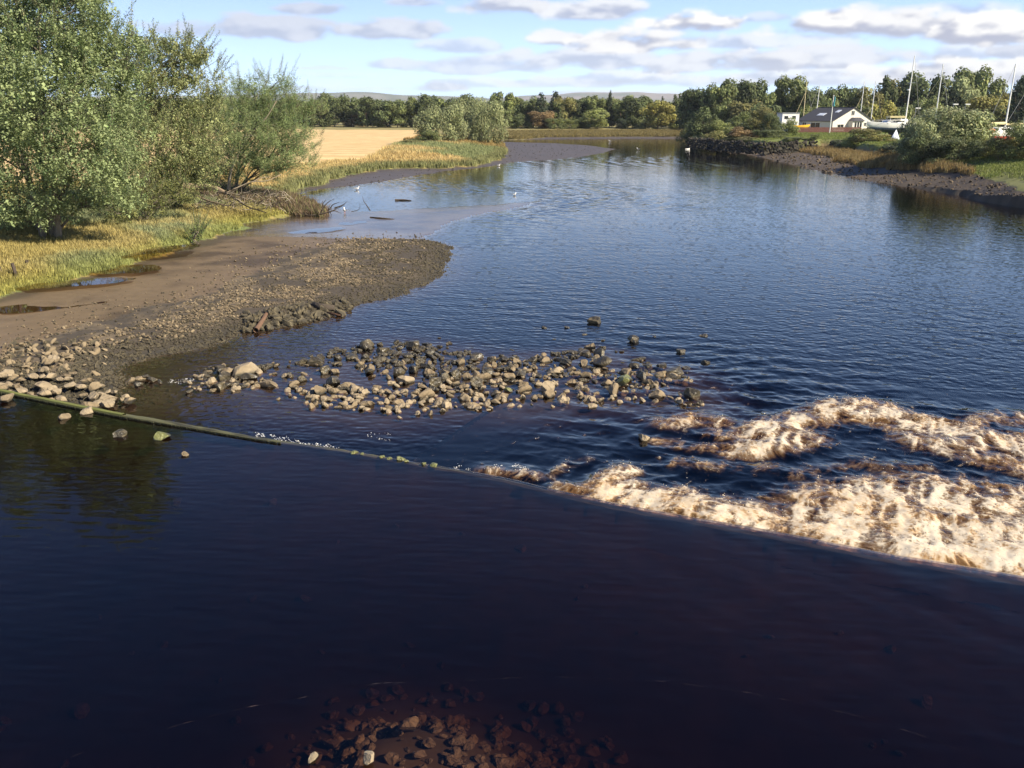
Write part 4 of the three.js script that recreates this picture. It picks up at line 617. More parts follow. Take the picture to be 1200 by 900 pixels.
const trunkGeo = mergeGeometries([limb([[0, -0.02, 0], [0.01, 0.3, 0], [0, 0.75, 0.01]], 0.022, 0.006, 7), limb([[0, 0.3, 0], [0.1, 0.45, 0.05], [0.2, 0.6, 0.08]], 0.01, 0.003, 5), limb([[0, 0.35, 0], [-0.1, 0.5, 0.04], [-0.18, 0.66, -0.06]], 0.01, 0.003, 5), limb([[0, 0.4, 0], [0.03, 0.55, -0.12], [0.02, 0.7, -0.2]], 0.01, 0.003, 5)]);
const stemGeo = mergeGeometries([0, 1, 2, 3, 4].map((i) => limb([[0, -0.02, 0], [Math.cos(i * 1.3) * 0.12, 0.2, Math.sin(i * 1.3) * 0.12], [Math.cos(i * 1.3) * 0.32, 0.5, Math.sin(i * 1.3) * 0.32]], 0.012, 0.003, 5)));
const greens = { dark: [0.125, 0.16, 0.062], mid: [0.19, 0.23, 0.082], light: [0.25, 0.29, 0.095], olive: [0.24, 0.235, 0.082], yellow: [0.31, 0.30, 0.08], brown: [0.28, 0.2, 0.09], grey: [0.30, 0.34, 0.17], deep: [0.06, 0.085, 0.042] };
const greenMats = Object.fromEntries(Object.entries(greens).map(([k, c]) => [k, leafMat(c, { vertexColors: true, transmission: 0.3 })]));
const tr = rng(909);
function farTree(px, topPy, D, wpx, kind, tone, label, group, name) {
  const x = xAt(px, D), z = -D, y = H(x, z), h = yAt(topPy, D) - y, w = wpx / F * D * (kind === 'tall' ? 1.75 : kind === 'conifer' ? 1.9 : kind === 'bush' ? 1.2 : 1.6);
  const t = thing(name ?? (kind === 'bush' ? 'bush' : kind === 'conifer' ? 'conifer_tree' : kind === 'willow' ? 'willow_tree' : 'tree'), label, kind === 'bush' ? 'bush' : 'tree', [x, y - 0.05 * (kind === 'bush'), z], tr() * 6.28, group);
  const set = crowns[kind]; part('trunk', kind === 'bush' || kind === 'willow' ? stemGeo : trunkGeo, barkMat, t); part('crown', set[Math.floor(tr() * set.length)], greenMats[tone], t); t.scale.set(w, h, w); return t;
}
{
  const GL = 'trees behind the stubble field', GM = 'trees beyond the bend of the river', GR = 'trees behind the boatyard';
  const labL = { dark: 'dark green tree in the row behind the stubble field', mid: 'mid green tree in the row behind the stubble field' };
  // along the far side of the stubble field
  for (const [px, top, w, kind, tone, lab] of [[392, 110, 24, 'oak', 'dark'], [412, 111, 22, 'tall', 'dark'], [430, 113, 22, 'oak', 'dark'], [450, 117, 24, 'oak', 'dark'], [466, 119, 20, 'oak', 'mid'], [484, 112, 22, 'tall', 'mid'], [504, 111, 22, 'oak', 'dark'], [376, 116, 20, 'oak', 'mid'], [360, 118, 22, 'oak', 'dark'], [340, 116, 22, 'oak', 'dark'], [415, 132, 22, 'bush', 'brown', 'rounded brownish bush in front of the row behind the stubble field'], [445, 138, 20, 'bush', 'dark', 'low dark bush between field and tree row, right of the brownish one'], [386, 138, 18, 'bush', 'mid', 'low green bush at the field end nearest the leaning tree'], [475, 139, 22, 'bush', 'mid', 'low green bush at the right end of the field hedge']]) farTree(px, top, 345 + tr() * 14, w, kind, tone, lab ?? labL[tone], lab ? undefined : GL);
  for (let i = 0; i < 22; i++) farTree(-40 + i * 18 + tr() * 8, 112 + tr() * 8, 352 + tr() * 20, 22, 'oak', tr() < 0.6 ? 'dark' : 'mid', 'tree seen only through gaps in the left bank foliage', 'trees behind the left bank foliage');
  // the grey-green willows where the river bends
  farTree(516, 121, 192, 38, 'willow', 'grey', 'round grey-green willow bush, left one of the pair at the field corner', undefined, 'willow_bush'); farTree(546, 113, 212, 34, 'willow', 'grey', 'tall grey-green willow behind the rounded one at the field corner'); farTree(570, 117, 205, 28, 'willow', 'grey', 'grey-green willow with drooping sides, rightmost of the field corner willows');
  farTree(484, 163, 178, 26, 'bush', 'olive', 'low olive bush in the grass left of the willow pair'); farTree(498, 152, 186, 30, 'bush', 'mid', 'dense green bush at the left foot of the round willow');
  // beyond the bend
  const labM = { dark: 'dark green tree in the wood beyond the river bend', mid: 'mid green tree in the wood beyond the river bend', light: 'light green tree in the wood beyond the river bend', olive: 'olive green tree in the wood beyond the river bend', deep: 'very dark tree in the wood beyond the river bend' };
  for (const [px, top, w, kind, tone, lab, d = 0] of [[522, 114, 22, 'tall', 'mid'], [545, 111, 24, 'oak', 'dark'], [582, 108, 20, 'tall', 'mid'], [600, 107, 22, 'tall', 'light'], [618, 114, 20, 'oak', 'dark'], [634, 107, 24, 'conifer', 'deep', 'broad dark conifer standing left of centre beyond the river bend'], [650, 105, 24, 'conifer', 'deep', 'pointed dark conifer, taller of the two left of centre beyond the bend'], [661, 112, 20, 'oak', 'olive'], [676, 114, 24, 'oak', 'dark'], [692, 112, 20, 'tall', 'mid'], [702, 113, 18, 'oak', 'mid'], [714, 104, 11, 'conifer', 'deep', 'slim dark conifer poking above the wood in the middle of the photo'], [727, 113, 24, 'oak', 'mid'], [744, 112, 22, 'oak', 'dark'], [757, 113, 18, 'tall', 'dark'], [775, 112, 12, 'conifer', 'deep', 'small dark conifer tip right of the middle of the far wood'], [790, 109, 16, 'conifer', 'dark', 'narrow conifer beside the right end of the far wood'], [590, 128, 20, 'oak', 'mid', , -8], [612, 133, 22, 'bush', 'dark', 'dark bush low in the far wood beside the willows', -10], [634, 130, 24, 'oak', 'brown', 'brownish tree with autumn tints low in the far wood', -8], [650, 136, 22, 'bush', 'mid', 'mid green bush under the two dark conifers', -10], [670, 138, 18, 'bush', 'light', 'light green bush low beside the mud bank, under the dark trees', -12], [685, 132, 18, 'bush', 'dark', 'dark rounded bush right of the light green one, far bank', -10], [700, 128, 24, 'oak', 'light', 'bright rounded tree at the water side in the middle of the far wood', -12], [727, 138, 12, 'bush', 'deep', 'small very dark bush at the far water side under the slim conifer', -12], [742, 134, 24, 'bush', 'mid', 'low green bush on the far bank right of the slim conifer', -10], [771, 119, 26, 'oak', 'yellow', 'yellow-green round tree standing before the right end of the far wood', -14], [796, 135, 32, 'bush', 'light', 'broad light green bush at the water by the right end of the far bank', -16], [760, 140, 18, 'bush', 'mid', 'green bush under the yellow-green round tree', -6], [655, 120, 22, 'tall', 'mid'], [625, 121, 20, 'oak', 'mid'], [565, 118, 24, 'oak', 'dark']]) farTree(px, top, 338 + tr() * 12 + d, w, kind, tone, lab ?? labM[tone] + (px < 610 ? ', close to the willows' : px < 700 ? ', left of the slim conifer' : ', right of the slim conifer') + (d < 0 ? ', front row' : ''), lab ? undefined : GM);
  for (let i = 0; i < 34; i++) farTree(350 + i * 14 + tr() * 8, 116 + tr() * 5, 372 + tr() * 22, 22, 'oak', tr() < 0.6 ? 'dark' : 'mid', 'dim tree in the back row of the far wood', 'back row of the far wood');
  // behind the boatyard on the right
  const labR = { dark: 'dark green tree in the wood behind the boatyard', mid: 'mid green tree in the wood behind the boatyard', light: 'light green tree in the wood behind the boatyard', olive: 'olive green tree in the wood behind the boatyard', deep: 'very dark tree in the wood behind the boatyard' };
  for (const [px, top, w, kind, tone, lab, d = 0] of [[806, 104, 24, 'oak', 'dark'], [824, 102, 26, 'oak', 'dark'], [842, 98, 26, 'oak', 'mid'], [860, 94, 30, 'oak', 'dark'], [878, 93, 26, 'oak', 'dark'], [898, 104, 20, 'tall', 'mid'], [922, 88, 30, 'oak', 'mid', 'tall round tree rising over the white caravan'], [910, 100, 22, 'tall', 'mid'], [945, 106, 22, 'oak', 'dark'], [962, 104, 26, 'oak', 'dark'], [980, 99, 28, 'oak', 'dark'], [1002, 108, 24, 'oak', 'mid'], [1020, 100, 28, 'oak', 'olive'], [1036, 86, 22, 'tall', 'dark', 'tall dark tree rising behind the club house and the two masts'], [1050, 95, 26, 'oak', 'olive'], [1076, 86, 36, 'oak', 'dark', 'big dark round tree between the two tallest masts'], [1062, 100, 26, 'oak', 'mid'], [1100, 100, 26, 'oak', 'deep'], [1132, 78, 30, 'oak', 'mid', 'highest tree in the wood, its crown above the large willow bush'], [1115, 92, 30, 'oak', 'grey', 'grey-green tree just left of the highest tree'], [1152, 92, 30, 'oak', 'mid'], [1166, 106, 22, 'oak', 'olive'], [1150, 112, 42, 'oak', 'yellow', 'yellow-green tree in front of the highest tree', -30], [1190, 86, 30, 'conifer', 'deep', 'dark conifer at the right edge behind the last mast', -40], [1204, 92, 30, 'oak', 'deep'], [1225, 90, 34, 'oak', 'dark'], [1030, 120, 24, 'oak', 'yellow', 'yellowish tree low behind the white yacht', -30], [1012, 122, 22, 'oak', 'mid', 'green tree just behind the club house ridge', -26], [972, 118, 24, 'oak', 'mid', , -24], [950, 122, 22, 'oak', 'light', , -24], [852, 122, 26, 'oak', 'mid', , -16], [872, 118, 30, 'oak', 'olive', , -20], [892, 120, 28, 'oak', 'dark', , -20], [1050, 122, 26, 'oak', 'mid', , -26], [1090, 125, 30, 'oak', 'olive', , -30], [1085, 112, 24, 'oak', 'mid', , -20], [1170, 122, 26, 'oak', 'mid', , -30]]) farTree(px, top, 300 + tr() * 12 + d, w, kind, tone, lab ?? labR[tone] + (px < 880 ? ', left of the cabin' : px < 940 ? ', near the cabin' : px < 1025 ? ', above the club house roof' : px < 1085 ? ', behind the white yacht mast' : px < 1145 ? ', above the large willow bush' : ', towards the photo edge') + (d < 0 ? ', front row' : ''), lab ? undefined : GR);
  for (let i = 0; i < 34; i++) farTree(805 + i * 13 + tr() * 8, 106 + tr() * 8, 330 + tr() * 25, 26, 'oak', tr() < 0.65 ? 'dark' : 'mid', 'dim tree in the back row of the boatyard wood', 'back row of the boatyard wood');
  // bushes on the edge of the right bank
  for (const [px, top, D, w, tone, lab] of [[824, 124, 222, 36, 'dark', 'big dark bush at the corner of the right bank, over the water'], [846, 140, 215, 30, 'light', 'light green bush right of the big dark corner bush'], [840, 152, 206, 40, 'olive', 'low olive bush hanging over the dark bank below the corner bushes'], [866, 130, 222, 32, 'mid', 'mid green bush half way along the wooded right bank'], [886, 124, 212, 36, 'olive', 'tall olive bush left of the caravan at the bank edge'], [900, 131, 206, 22, 'dark', 'dark bush at the bank edge in front of the caravan'], [872, 148, 204, 30, 'brown', 'brownish scrub on the bank between the dark bushes'], [894, 150, 200, 24, 'dark', 'low dark scrub right above the rock armour on the right bank'],
    [812, 146, 226, 26, 'dark', 'dark bush hanging over the water at the very corner of the right bank'], [822, 157, 214, 22, 'deep', 'low very dark bush at the water under the big corner bush'], [858, 158, 204, 26, 'dark', 'low dark bush half way along the steep wooded bank'], [878, 160, 198, 24, 'olive', 'low olive scrub above the boulder bank, left of the dark scrub'], [919, 137, 212, 26, 'mid', 'narrow green bush in front of the white cabin in the boatyard'], [912, 152, 200, 22, 'mid', 'green scrub at the left end of the boulder wall below the caravan'], [930, 160, 190, 20, 'dark', 'low dark scrub on top of the left boulder wall'], [948, 162, 190, 16, 'deep', 'very low dark scrub on the left boulder wall next to the slipway'], [985, 163, 184, 20, 'deep', 'dark scrub covering the right boulder wall next to the slipway'], [1003, 160, 180, 22, 'dark', 'dark scrub on the right boulder wall under the rounded bush'],
    [1056, 164, 142, 36, 'deep', 'dark scrub in the shade left of the large willow bush'], [1088, 158, 122, 40, 'dark', 'dark lower skirt of the large willow bush, left half'], [1122, 160, 120, 40, 'dark', 'dark lower skirt of the large willow bush, right half'],
    [814, 164, 219, 16, 'deep', 'small dark scrub at the foot of the corner bush, touching the water'], [830, 163, 212, 18, 'dark', 'low scrub draped over the bank left of the mid bank bushes'], [846, 164, 206, 20, 'olive', 'low olive scrub draped over the steep bank, under the light bush'], [862, 166, 200, 20, 'deep', 'low very dark scrub draped over the middle of the steep bank'], [880, 167, 194, 20, 'dark', 'low dark scrub draped over the steep bank, left of the boulder wall'], [896, 167, 189, 18, 'olive', 'low olive scrub where the steep bank meets the boulder wall'], [916, 167, 184, 18, 'deep', 'low very dark scrub hanging over the middle of the left boulder wall'], [936, 168, 183, 16, 'dark', 'low dark scrub hanging over the left boulder wall, slipway side'],
    [1013, 148, 176, 32, 'olive', 'rounded bush in front of the gable of the club house'], [994, 156, 178, 20, 'light', 'small light bush left of the rounded bush by the gable'], [1036, 157, 172, 30, 'yellow', 'yellow-green bush below the bow of the white yacht'], [955, 156, 190, 10, 'mid', 'small green bush on the lawn by the fence'],
    [1110, 124, 128, 66, 'grey', 'large willow bush in the middle of the right bank, before the boats'], [1092, 138, 124, 42, 'grey', 'left flank of willow scrub beside the large willow bush'], [1130, 136, 126, 30, 'light', 'bright willow scrub on the right flank of the large willow bush'], [1204, 138, 112, 50, 'mid', 'dark willow bush cut off by the right edge of the photo'], [1238, 128, 116, 50, 'dark', 'willow bush beyond the right edge, only its side in view'], [1172, 160, 114, 26, 'olive', 'low scrub left of the willow bush at the right edge'], [1150, 158, 136, 14, 'brown', 'thin brownish scrub between the two willow bushes'], [1070, 158, 136, 30, 'mid', 'low green scrub at the left foot of the large willow bush']]) farTree(px, top, D, w, tone === 'grey' || D < 130 ? 'willow' : 'bush', tone, lab, undefined, 'bush');
}
// far hills
for (const [D, list, tone] of [[5200, [[-300, 118], [100, 114], [300, 111], [420, 108], [480, 112], [520, 113], [620, 117], [700, 116], [1600, 117]], [0.2, 0.2, 0.16]], [7600, [[-300, 114], [200, 113], [380, 109], [470, 114], [560, 116], [640, 111], [680, 107.5], [740, 108], [780, 110], [850, 114], [950, 113], [1500, 115]], [0.24, 0.2, 0.17]]]) {
  const n = 220, pos = [], col = []; for (let k = 0; k <= 8; k++) for (let i = 0; i <= n; i++) { const px = -400 + 2000 * i / n; let j = 1; while (j < list.length - 1 && list[j][0] < px) j++; const t = clamp((px - list[j - 1][0]) / (list[j][0] - list[j - 1][0])), s = t * t * (3 - 2 * t), d = D + (k - 4) * D * 0.06, top = yAt(lerp(list[j - 1][1], list[j][1], s), D) * (0.94 + 0.12 * fbm(px * 0.02, D, 3)); const prof = Math.pow(Math.max(0, 1 - Math.abs(k - 4) / 4), 0.7); pos.push(xAt(px, d, 0), 2 + (top - 2) * prof, -d); const c = fbm(px * 0.03, k * 1.3, 3), m = mix3(tone, [0.1, 0.12, 0.07], sstep(0.45, 0.6, c)); col.push(...m); }
  struct('hills', gridGeo(pos, n, 8, null, col), std([1, 1, 1], 1, { vertexColors: true }));
}

// ------------------------------------------------------------------ the boatyard on the right bank
const box = (w, h, d, x = 0, y = 0, z = 0) => { const g = new THREE.BoxGeometry(w, h, d); g.translate(x, y + h / 2, z); return g; };
const tube = (a, b, r0, r1 = r0, n = 8) => { const A = new THREE.Vector3(...a), B = new THREE.Vector3(...b), d = B.clone().sub(A), g = new THREE.CylinderGeometry(r1, r0, d.length(), n); g.applyQuaternion(new THREE.Quaternion().setFromUnitVectors(new THREE.Vector3(0, 1, 0), d.normalize())); g.translate((A.x + B.x) / 2, (A.y + B.y) / 2, (A.z + B.z) / 2); return g; };
function wedge(pts, depth) { const s = new THREE.Shape(pts.map((p) => new THREE.Vector2(...p))); const g = new THREE.ExtrudeGeometry(s, { depth, bevelEnabled: false }); g.translate(0, 0, -depth); return g; }
const C = { white: std([0.78, 0.77, 0.73], 0.5), render: std([0.62, 0.58, 0.52], 0.9, { bumpMap: stoneBump, bumpScale: 0.01 }), slate: std([0.05, 0.05, 0.058], 0.75, { bumpMap: stoneBump, bumpScale: 0.03 }), glass: new THREE.MeshStandardMaterial({ color: rgb(0.02, 0.022, 0.025), roughness: 0.08 }), alu: std([0.85, 0.85, 0.82], 0.35), darkBlue: std([0.02, 0.035, 0.06], 0.5), grey: std([0.25, 0.26, 0.27], 0.6), yellow: std([0.75, 0.43, 0.02], 0.5), cream: std([0.66, 0.56, 0.3], 0.8), red: std([0.42, 0.05, 0.03], 0.6), orange: std([0.6, 0.13, 0.04], 0.7), teal: std([0.03, 0.22, 0.26], 0.8), fence: std([0.16, 0.062, 0.045], 0.85), wood: std([0.14, 0.09, 0.05], 0.9), blue: std([0.08, 0.22, 0.38], 0.7), pane: std([0.6, 0.64, 0.7], 0.25), rope: std([0.4, 0.4, 0.38], 0.6) };
{ // club house: its gable faces the river and the sun, the long side falls away to the left
  const D = 250, bx = xAt(1000, D), by = H(bx, -D), t = thing('club_house', 'low white rendered club house with a dark slate roof and its gable towards the river', 'house', [bx, by - 0.2, -D - 1.2], 0.5);
  const hw = 7.6, L = 12.5, ev = yAt(141, D) - by + 0.2, ap = yAt(126.5, D) - by + 0.35;
  part('wall', wedge([[-hw, 0], [hw, 0], [hw, ev], [0, ap - 0.16], [-hw, ev]], L), C.render, t);
  const roof = [];
  for (const s of [-1, 1]) { const g = new THREE.BufferGeometry(), o = 0.45, sl = (ap - ev) / hw, P = [], e = [s * (hw + o), ev - sl * o], a = [0, ap]; for (const dz of [0, 0.2]) P.push(); const q = [[e[0], e[1] + 0.02, 0.35], [a[0], a[1] + 0.02, 0.35], [a[0], a[1] + 0.02, -L - 0.35], [e[0], e[1] + 0.02, -L - 0.35]], q2 = q.map((p) => [p[0], p[1] - 0.14, p[2]]), tri = (a, b, c) => P.push(...a, ...b, ...c); const quad = (a, b, c, d) => { tri(a, b, c); tri(a, c, d); }; quad(...q); quad(...q2.slice().reverse()); for (let i = 0; i < 4; i++) quad(q[i], q[(i + 1) % 4], q2[(i + 1) % 4], q2[i]); g.setAttribute('position', new THREE.Float32BufferAttribute(P, 3)); g.computeVertexNormals(); const m = part('roof', g, new THREE.MeshStandardMaterial().copy(C.slate), t); m.material.side = THREE.DoubleSide; m.material.bumpMap = null; roof.push(m); }
  const sl = (ap - ev) / hw, tilt = Math.atan(sl);
  for (const [z, x] of [[-7.2, -4.3], [-3.2, -2.4]]) { const g = box(1.5, 0.1, z < -5 ? 2.4 : 1.2); g.rotateZ(tilt); g.translate(x, ap + x * sl + 0.02, z); part('skylight', g, C.pane, roof[0]); }
  part('ridge_tile', box(0.3, 0.1, L + 0.7, 0, ap + 0.0, -L / 2), C.slate, t);
  const win = (x, y, w, h, z = 0, turned) => { const f = mergeGeometries([box(w, 0.08, 0.14, x, y - 0.08, z + 0.02), box(w, 0.08, 0.14, x, y + h, z + 0.02), box(0.08, h, 0.14, x - w / 2 - 0.04, y, z + 0.02), box(0.08, h, 0.14, x + w / 2 + 0.04, y, z + 0.02), box(0.05, h, 0.1, x, y, z + 0.02)]), p = box(w, h, 0.06, x, y, z); if (turned) for (const g of [f, p]) { g.rotateY(-Math.PI / 2); g.translate(-hw, 0, 0); } const m = part('window', f, C.white, t); part('pane', p, C.glass, m); };
  win(-0.3, 4.5, 1.1, 1.1); win(-4.6, 1.35, 2.3, 0.75); win(5.2, 1.6, 1.4, 0.9); win(-6, 1.1, 3.2, 1.4, 0.0, true); win(-10, 1.1, 1.4, 1.4, 0, true);
  const bay = part('bay', box(4.2, 2.75, 1.6, 0.3, 0.2, 0.8), C.render, t); const cap = new THREE.CylinderGeometry(1.1, 2.35, 0.9, 4, 1); cap.rotateY(Math.PI / 4); cap.scale(1.35, 1, 0.75); cap.translate(0.3, 3.4, 0.8); part('bay_roof', cap, C.slate, bay);
  for (const x of [-0.7, 0.3, 1.3]) { const f = part('bay_window', mergeGeometries([box(0.08, 1.4, 0.1, x - 0.45, 1.3, 1.62), box(0.08, 1.4, 0.1, x + 0.45, 1.3, 1.62)]), C.white, bay); }
  part('bay_pane', box(2.9, 1.35, 0.05, 0.3, 1.32, 1.6), C.glass, bay);
  part('wall_base', box(2 * hw + 0.1, 0.35, 0.1, 0, 0, 0.03), C.grey, t);
}
{ // the red-brown fence before it
  const t = thing('picket_fence', 'low red-brown picket fence along the lawn before the club house', 'fence'), rails = [], D = 236;
  const pt = (px) => { const d = D + (px - 925) * 0.02, x = xAt(px, d); return [x, H(x, -d), -d]; };
  const post = box(0.26, 1.5, 0.04), n = 62; for (let i = 0; i <= n; i++) { const p = pt(924 + 84 * i / n); const m = part('picket', post, C.fence, t); m.position.set(p[0], p[1] - 0.1, p[2]); if (i < n) { const q = pt(924 + 84 * (i + 1) / n); for (const y of [0.3, 1.0]) rails.push(tube([p[0], p[1] + y, p[2] - 0.05], [q[0], q[1] + y, q[2] - 0.05], 0.04, 0.04, 4)); } }
  part('rail', mergeGeometries(rails), C.fence, t);
}
{ // flagpole
  const D = 232, x = xAt(972, D), y = H(x, -D), top = yAt(112, D) - y, t = thing('flagpole', 'white flagpole with a furled teal flag in front of the club house', 'flagpole', [x, y, -D]);
  part('pole', tube([0, -0.2, 0], [0.12, top, 0], 0.14, 0.09), C.white, t); part('truck', new THREE.SphereGeometry(0.16, 10, 8).translate(0.12, top, 0), C.white, t);
  const g = new THREE.CylinderGeometry(0.16, 0.24, 2.3, 10, 12), P = g.attributes.position; for (let i = 0; i < P.count; i++) P.setX(i, P.getX(i) + 0.08 * Math.sin(P.getY(i) * 3)); g.translate(0.4, top - 1.4, 0); g.computeVertexNormals(); part('flag', g, C.teal, t);
}
function hullGeo(L, B, Dp, sheer = 0.12, fine = 0.9, y0 = 0) {            // bow at +x; deck line at y = Dp
  const nu = 36, nv = 14, pos = [];
  for (let i = 0; i <= nu; i++) { const u = i / nu, x = (u - 0.5) * L, hb = B / 2 * Math.pow(Math.sin(Math.PI * clamp(0.12 + 0.88 * (1 - u) * 0.56 + 0.0)), 0.7) * (u > 0.97 ? 1 - (u - 0.97) / 0.03 * 0.9 : 1) * Math.sqrt(clamp((1 - u) * 3.2, 0.0, 1)), dk = Dp * (1 + sheer * Math.pow(2 * u - 0.7, 2)), kb = Dp * 0.75 * Math.pow(Math.abs(u - 0.42) / 0.58, 3); for (let j = 0; j <= nv; j++) { const a = (j / nv - 0.5) * Math.PI, s = Math.sin(a), c = Math.cos(a); pos.push(x + (u > 0.9 ? (Math.abs(s)) * 0.25 * (u - 0.9) * 10 : 0), lerp(kb, dk, 1 - Math.pow(c, 0.85)) , hb * Math.sign(s) * Math.pow(Math.abs(s), fine)); } }
  const g = gridGeo(pos, nv, nu); g.translate(0, y0, 0); return g;
}
function capGeo(L, B, Dp, sheer, y0, drop = 0) { // deck inside the sheer line
  const nu = 36, pos = []; for (let i = 0; i <= nu; i++) { const u = i / nu, x = (u - 0.5) * L, hb = B / 2 * Math.pow(Math.sin(Math.PI * clamp(0.12 + 0.88 * (1 - u) * 0.56)), 0.7) * (u > 0.97 ? 1 - (u - 0.97) / 0.03 * 0.9 : 1) * Math.sqrt(clamp((1 - u) * 3.2, 0, 1)), dk = Dp * (1 + sheer * Math.pow(2 * u - 0.7, 2)); for (let j = 0; j <= 4; j++) pos.push(x + (u > 0.9 ? Math.abs(j / 2 - 1) * 0.25 * (u - 0.9) * 10 : 0), dk - drop + 0.06 * (1 - Math.pow(j / 2 - 1, 2)), hb * (j / 2 - 1)); } const g = gridGeo(pos, 4, nu); g.translate(0, y0, 0); return g;
}
function yacht(name, label, px, D, turn, o) {
  const x = xAt(px, D), y = H(x, -D), t = thing(name, label, o.category ?? 'sailing yacht', [x, y + (o.lift ?? 1.1), -D], turn), L = o.L, B = o.B ?? L * 0.31, d = o.d ?? L * 0.13, two = (m) => { const k = m.clone(); k.side = THREE.DoubleSide; return k; };
  part('hull', hullGeo(L, B, d), two(o.hull), t); part('deck', capGeo(L, B, d, 0.12, -0.01), two(o.deck ?? C.white), t);
  part('bottom_paint', hullGeo(L * 0.965, B * 0.93, d * 0.5, 0.1, 0.9, -0.03), two(o.bottom ?? C.darkBlue), t);
  if (o.keel !== false) { const k = wedge([[-L * 0.12, 0.1], [L * 0.1, 0.1], [L * 0.06, -0.95], [-L * 0.1, -0.95]], 0.18); k.translate(0, 0, 0.09); part('keel', k, o.bottom ?? C.darkBlue, t); const ru = wedge([[-L * 0.44, 0.35], [-L * 0.38, 0.3], [-L * 0.39, -0.5], [-L * 0.43, -0.5]], 0.08); ru.translate(0, 0, 0.04); part('rudder', ru, o.bottom ?? C.darkBlue, t); }
  if (o.cabin !== false) { const c = new THREE.ExtrudeGeometry(new THREE.Shape([[-L * 0.2, 0], [L * 0.22, 0], [L * 0.13, d * 0.32], [-L * 0.18, d * 0.4]].map((p) => new THREE.Vector2(...p))), { depth: B * 0.5, bevelEnabled: true, bevelSize: 0.06, bevelThickness: 0.06, bevelSegments: 2 }); c.translate(0, d, -B * 0.25); const cab = part('cabin', c, o.cabinMat ?? C.white, t); for (const s of [-1, 1]) part('cabin_window', box(L * 0.2, d * 0.13, 0.03, -L * 0.02, d * 1.12, s * (B * 0.25 + 0.07)), C.glass, cab); }
  if (o.mast) { const h = yAt(o.mast, D) - y - (o.lift ?? 1.1) - d, mx = L * (o.mastAt ?? 0.08), lean = o.leanTop ?? 0; part('mast', tube([mx, d, 0], [mx + lean, d + h, 0], 0.13, 0.09, 8), o.mastMat ?? C.alu, t); const sp = part('spreader', tube([mx + lean * 0.6, d + h * 0.6, -B * 0.32], [mx + lean * 0.6, d + h * 0.6, B * 0.32], 0.035), C.alu, t);
    if (o.boom !== false) { const bo = part('boom', tube([mx, d + 1.1, 0], [mx - L * 0.4, d + 1.15, 0], 0.07), C.alu, t); const sc = tube([mx - 0.1, d + 1.22, 0], [mx - L * 0.39, d + 1.25, 0], 0.24, 0.16, 10); part('sail_cover', sc, o.cover ?? C.cream, bo); }
    part('backstay', tube([mx + lean, d + h, 0], [-L * 0.48, d, 0], 0.025, 0.025, 5), C.rope, t);
    if (o.furl) part('furled_sail', tube([mx + lean * 0.9, d + h * o.furl, 0], [L * 0.47, d * 1.15, 0], 0.06, 0.05, 7), o.furlMat ?? C.cream, t);
    if (o.radar) part('radar', new THREE.CylinderGeometry(0.3, 0.3, 0.25, 12).translate(mx + lean * 0.5 + 0.35, d + h * 0.5, 0), C.white, t); }
  if (o.rail) { const g = []; for (const s of [-1, 1]) for (let i = 0; i < 7; i++) { const u = -0.4 + i * 0.12, z = s * B * 0.42; g.push(tube([u * L, d, z], [u * L, d + 0.6, z], 0.025, 0.025, 5)); if (i < 6) g.push(tube([u * L, d + 0.6, z], [(u + 0.12) * L, d + 0.6, z], 0.02, 0.02, 5)); } part('guard_rail', mergeGeometries(g), C.alu, t); }
  return t;
}
function mastAt(px0, py0, px1, py1, D) { return [yAt(py1, D) - yAt(py0, D), xAt(px1, D) - xAt(px0, D)]; }
// yachts ashore, with the trestles that hold them
const stand = (px, D, label, mat = C.wood) => { const x = xAt(px, D), t = thing('boat_trestle', label, 'trestle', [x, H(x, -D), -D]); for (const s of [-1, 1]) { part('prop', mergeGeometries([tube([-1.6 * s, -0.1, 1.2], [-0.9 * s, 1.75, 0.9], 0.08), tube([-1.6 * s, -0.1, -1.2], [-0.9 * s, 1.75, -0.9], 0.08)]), mat, t); } part('crossbeam', box(3.4, 0.2, 0.25, 0, 0, 0), mat, t); };
yacht('sailing_yacht', 'large white yacht ashore with dark antifouled bottom, right of the club house', 1046, 196, Math.PI + 0.25, { L: 13, d: 1.9, hull: C.white, mast: 65, mastAt: -0.2, leanTop: -0.3, cover: C.cream, boom: false, radar: true, rail: true, lift: 1.15 });
{ const D = 195, x = xAt(1047, D), y = H(x, -D), t = thing('boat_awning', 'pale yellow awning frame standing over the cockpit of the large white yacht', 'awning', [x, y + 3.0, -D]); part('canopy', new THREE.BoxGeometry(3.3, 0.35, 2.2).translate(0, 1.35, 0), C.cream, t); for (const a of [-1.5, 1.5]) part('leg', mergeGeometries([tube([a, -0.4, 0.9], [a, 1.3, 0.9], 0.05), tube([a, -0.4, -0.9], [a, 1.3, -0.9], 0.05)]), C.alu, t); }
stand(1046, 196, 'wooden trestle under the large white yacht');
yacht('motor_boat', 'white motor boat ashore between the club house gable and the large white yacht', 1030, 214, Math.PI + 0.4, { L: 8, d: 1.5, hull: C.white, keel: false, lift: 0.9, category: 'motor boat' });
yacht('sailing_yacht', 'dark grey hulled yacht ashore half hidden by the large willow bush', 1085, 192, Math.PI - 0.5, { L: 8.5, d: 1.35, hull: C.grey, mast: 75, mastAt: -0.15, leanTop: -0.1, furl: 0.8, cover: C.white, lift: 1.15 });
stand(1085, 192, 'wooden trestle under the dark grey yacht beside the large willow bush');
yacht('sailing_yacht', 'white yacht with a red bottom ashore between the two willow bushes', 1172, 150, 0.35, { L: 8, d: 1.5, hull: C.white, bottom: C.red, mast: 75, mastAt: 0.05, leanTop: 0.15, cover: C.cream, lift: 1.0, rail: true });
stand(1172, 150, 'trestle under the white yacht with the red bottom');
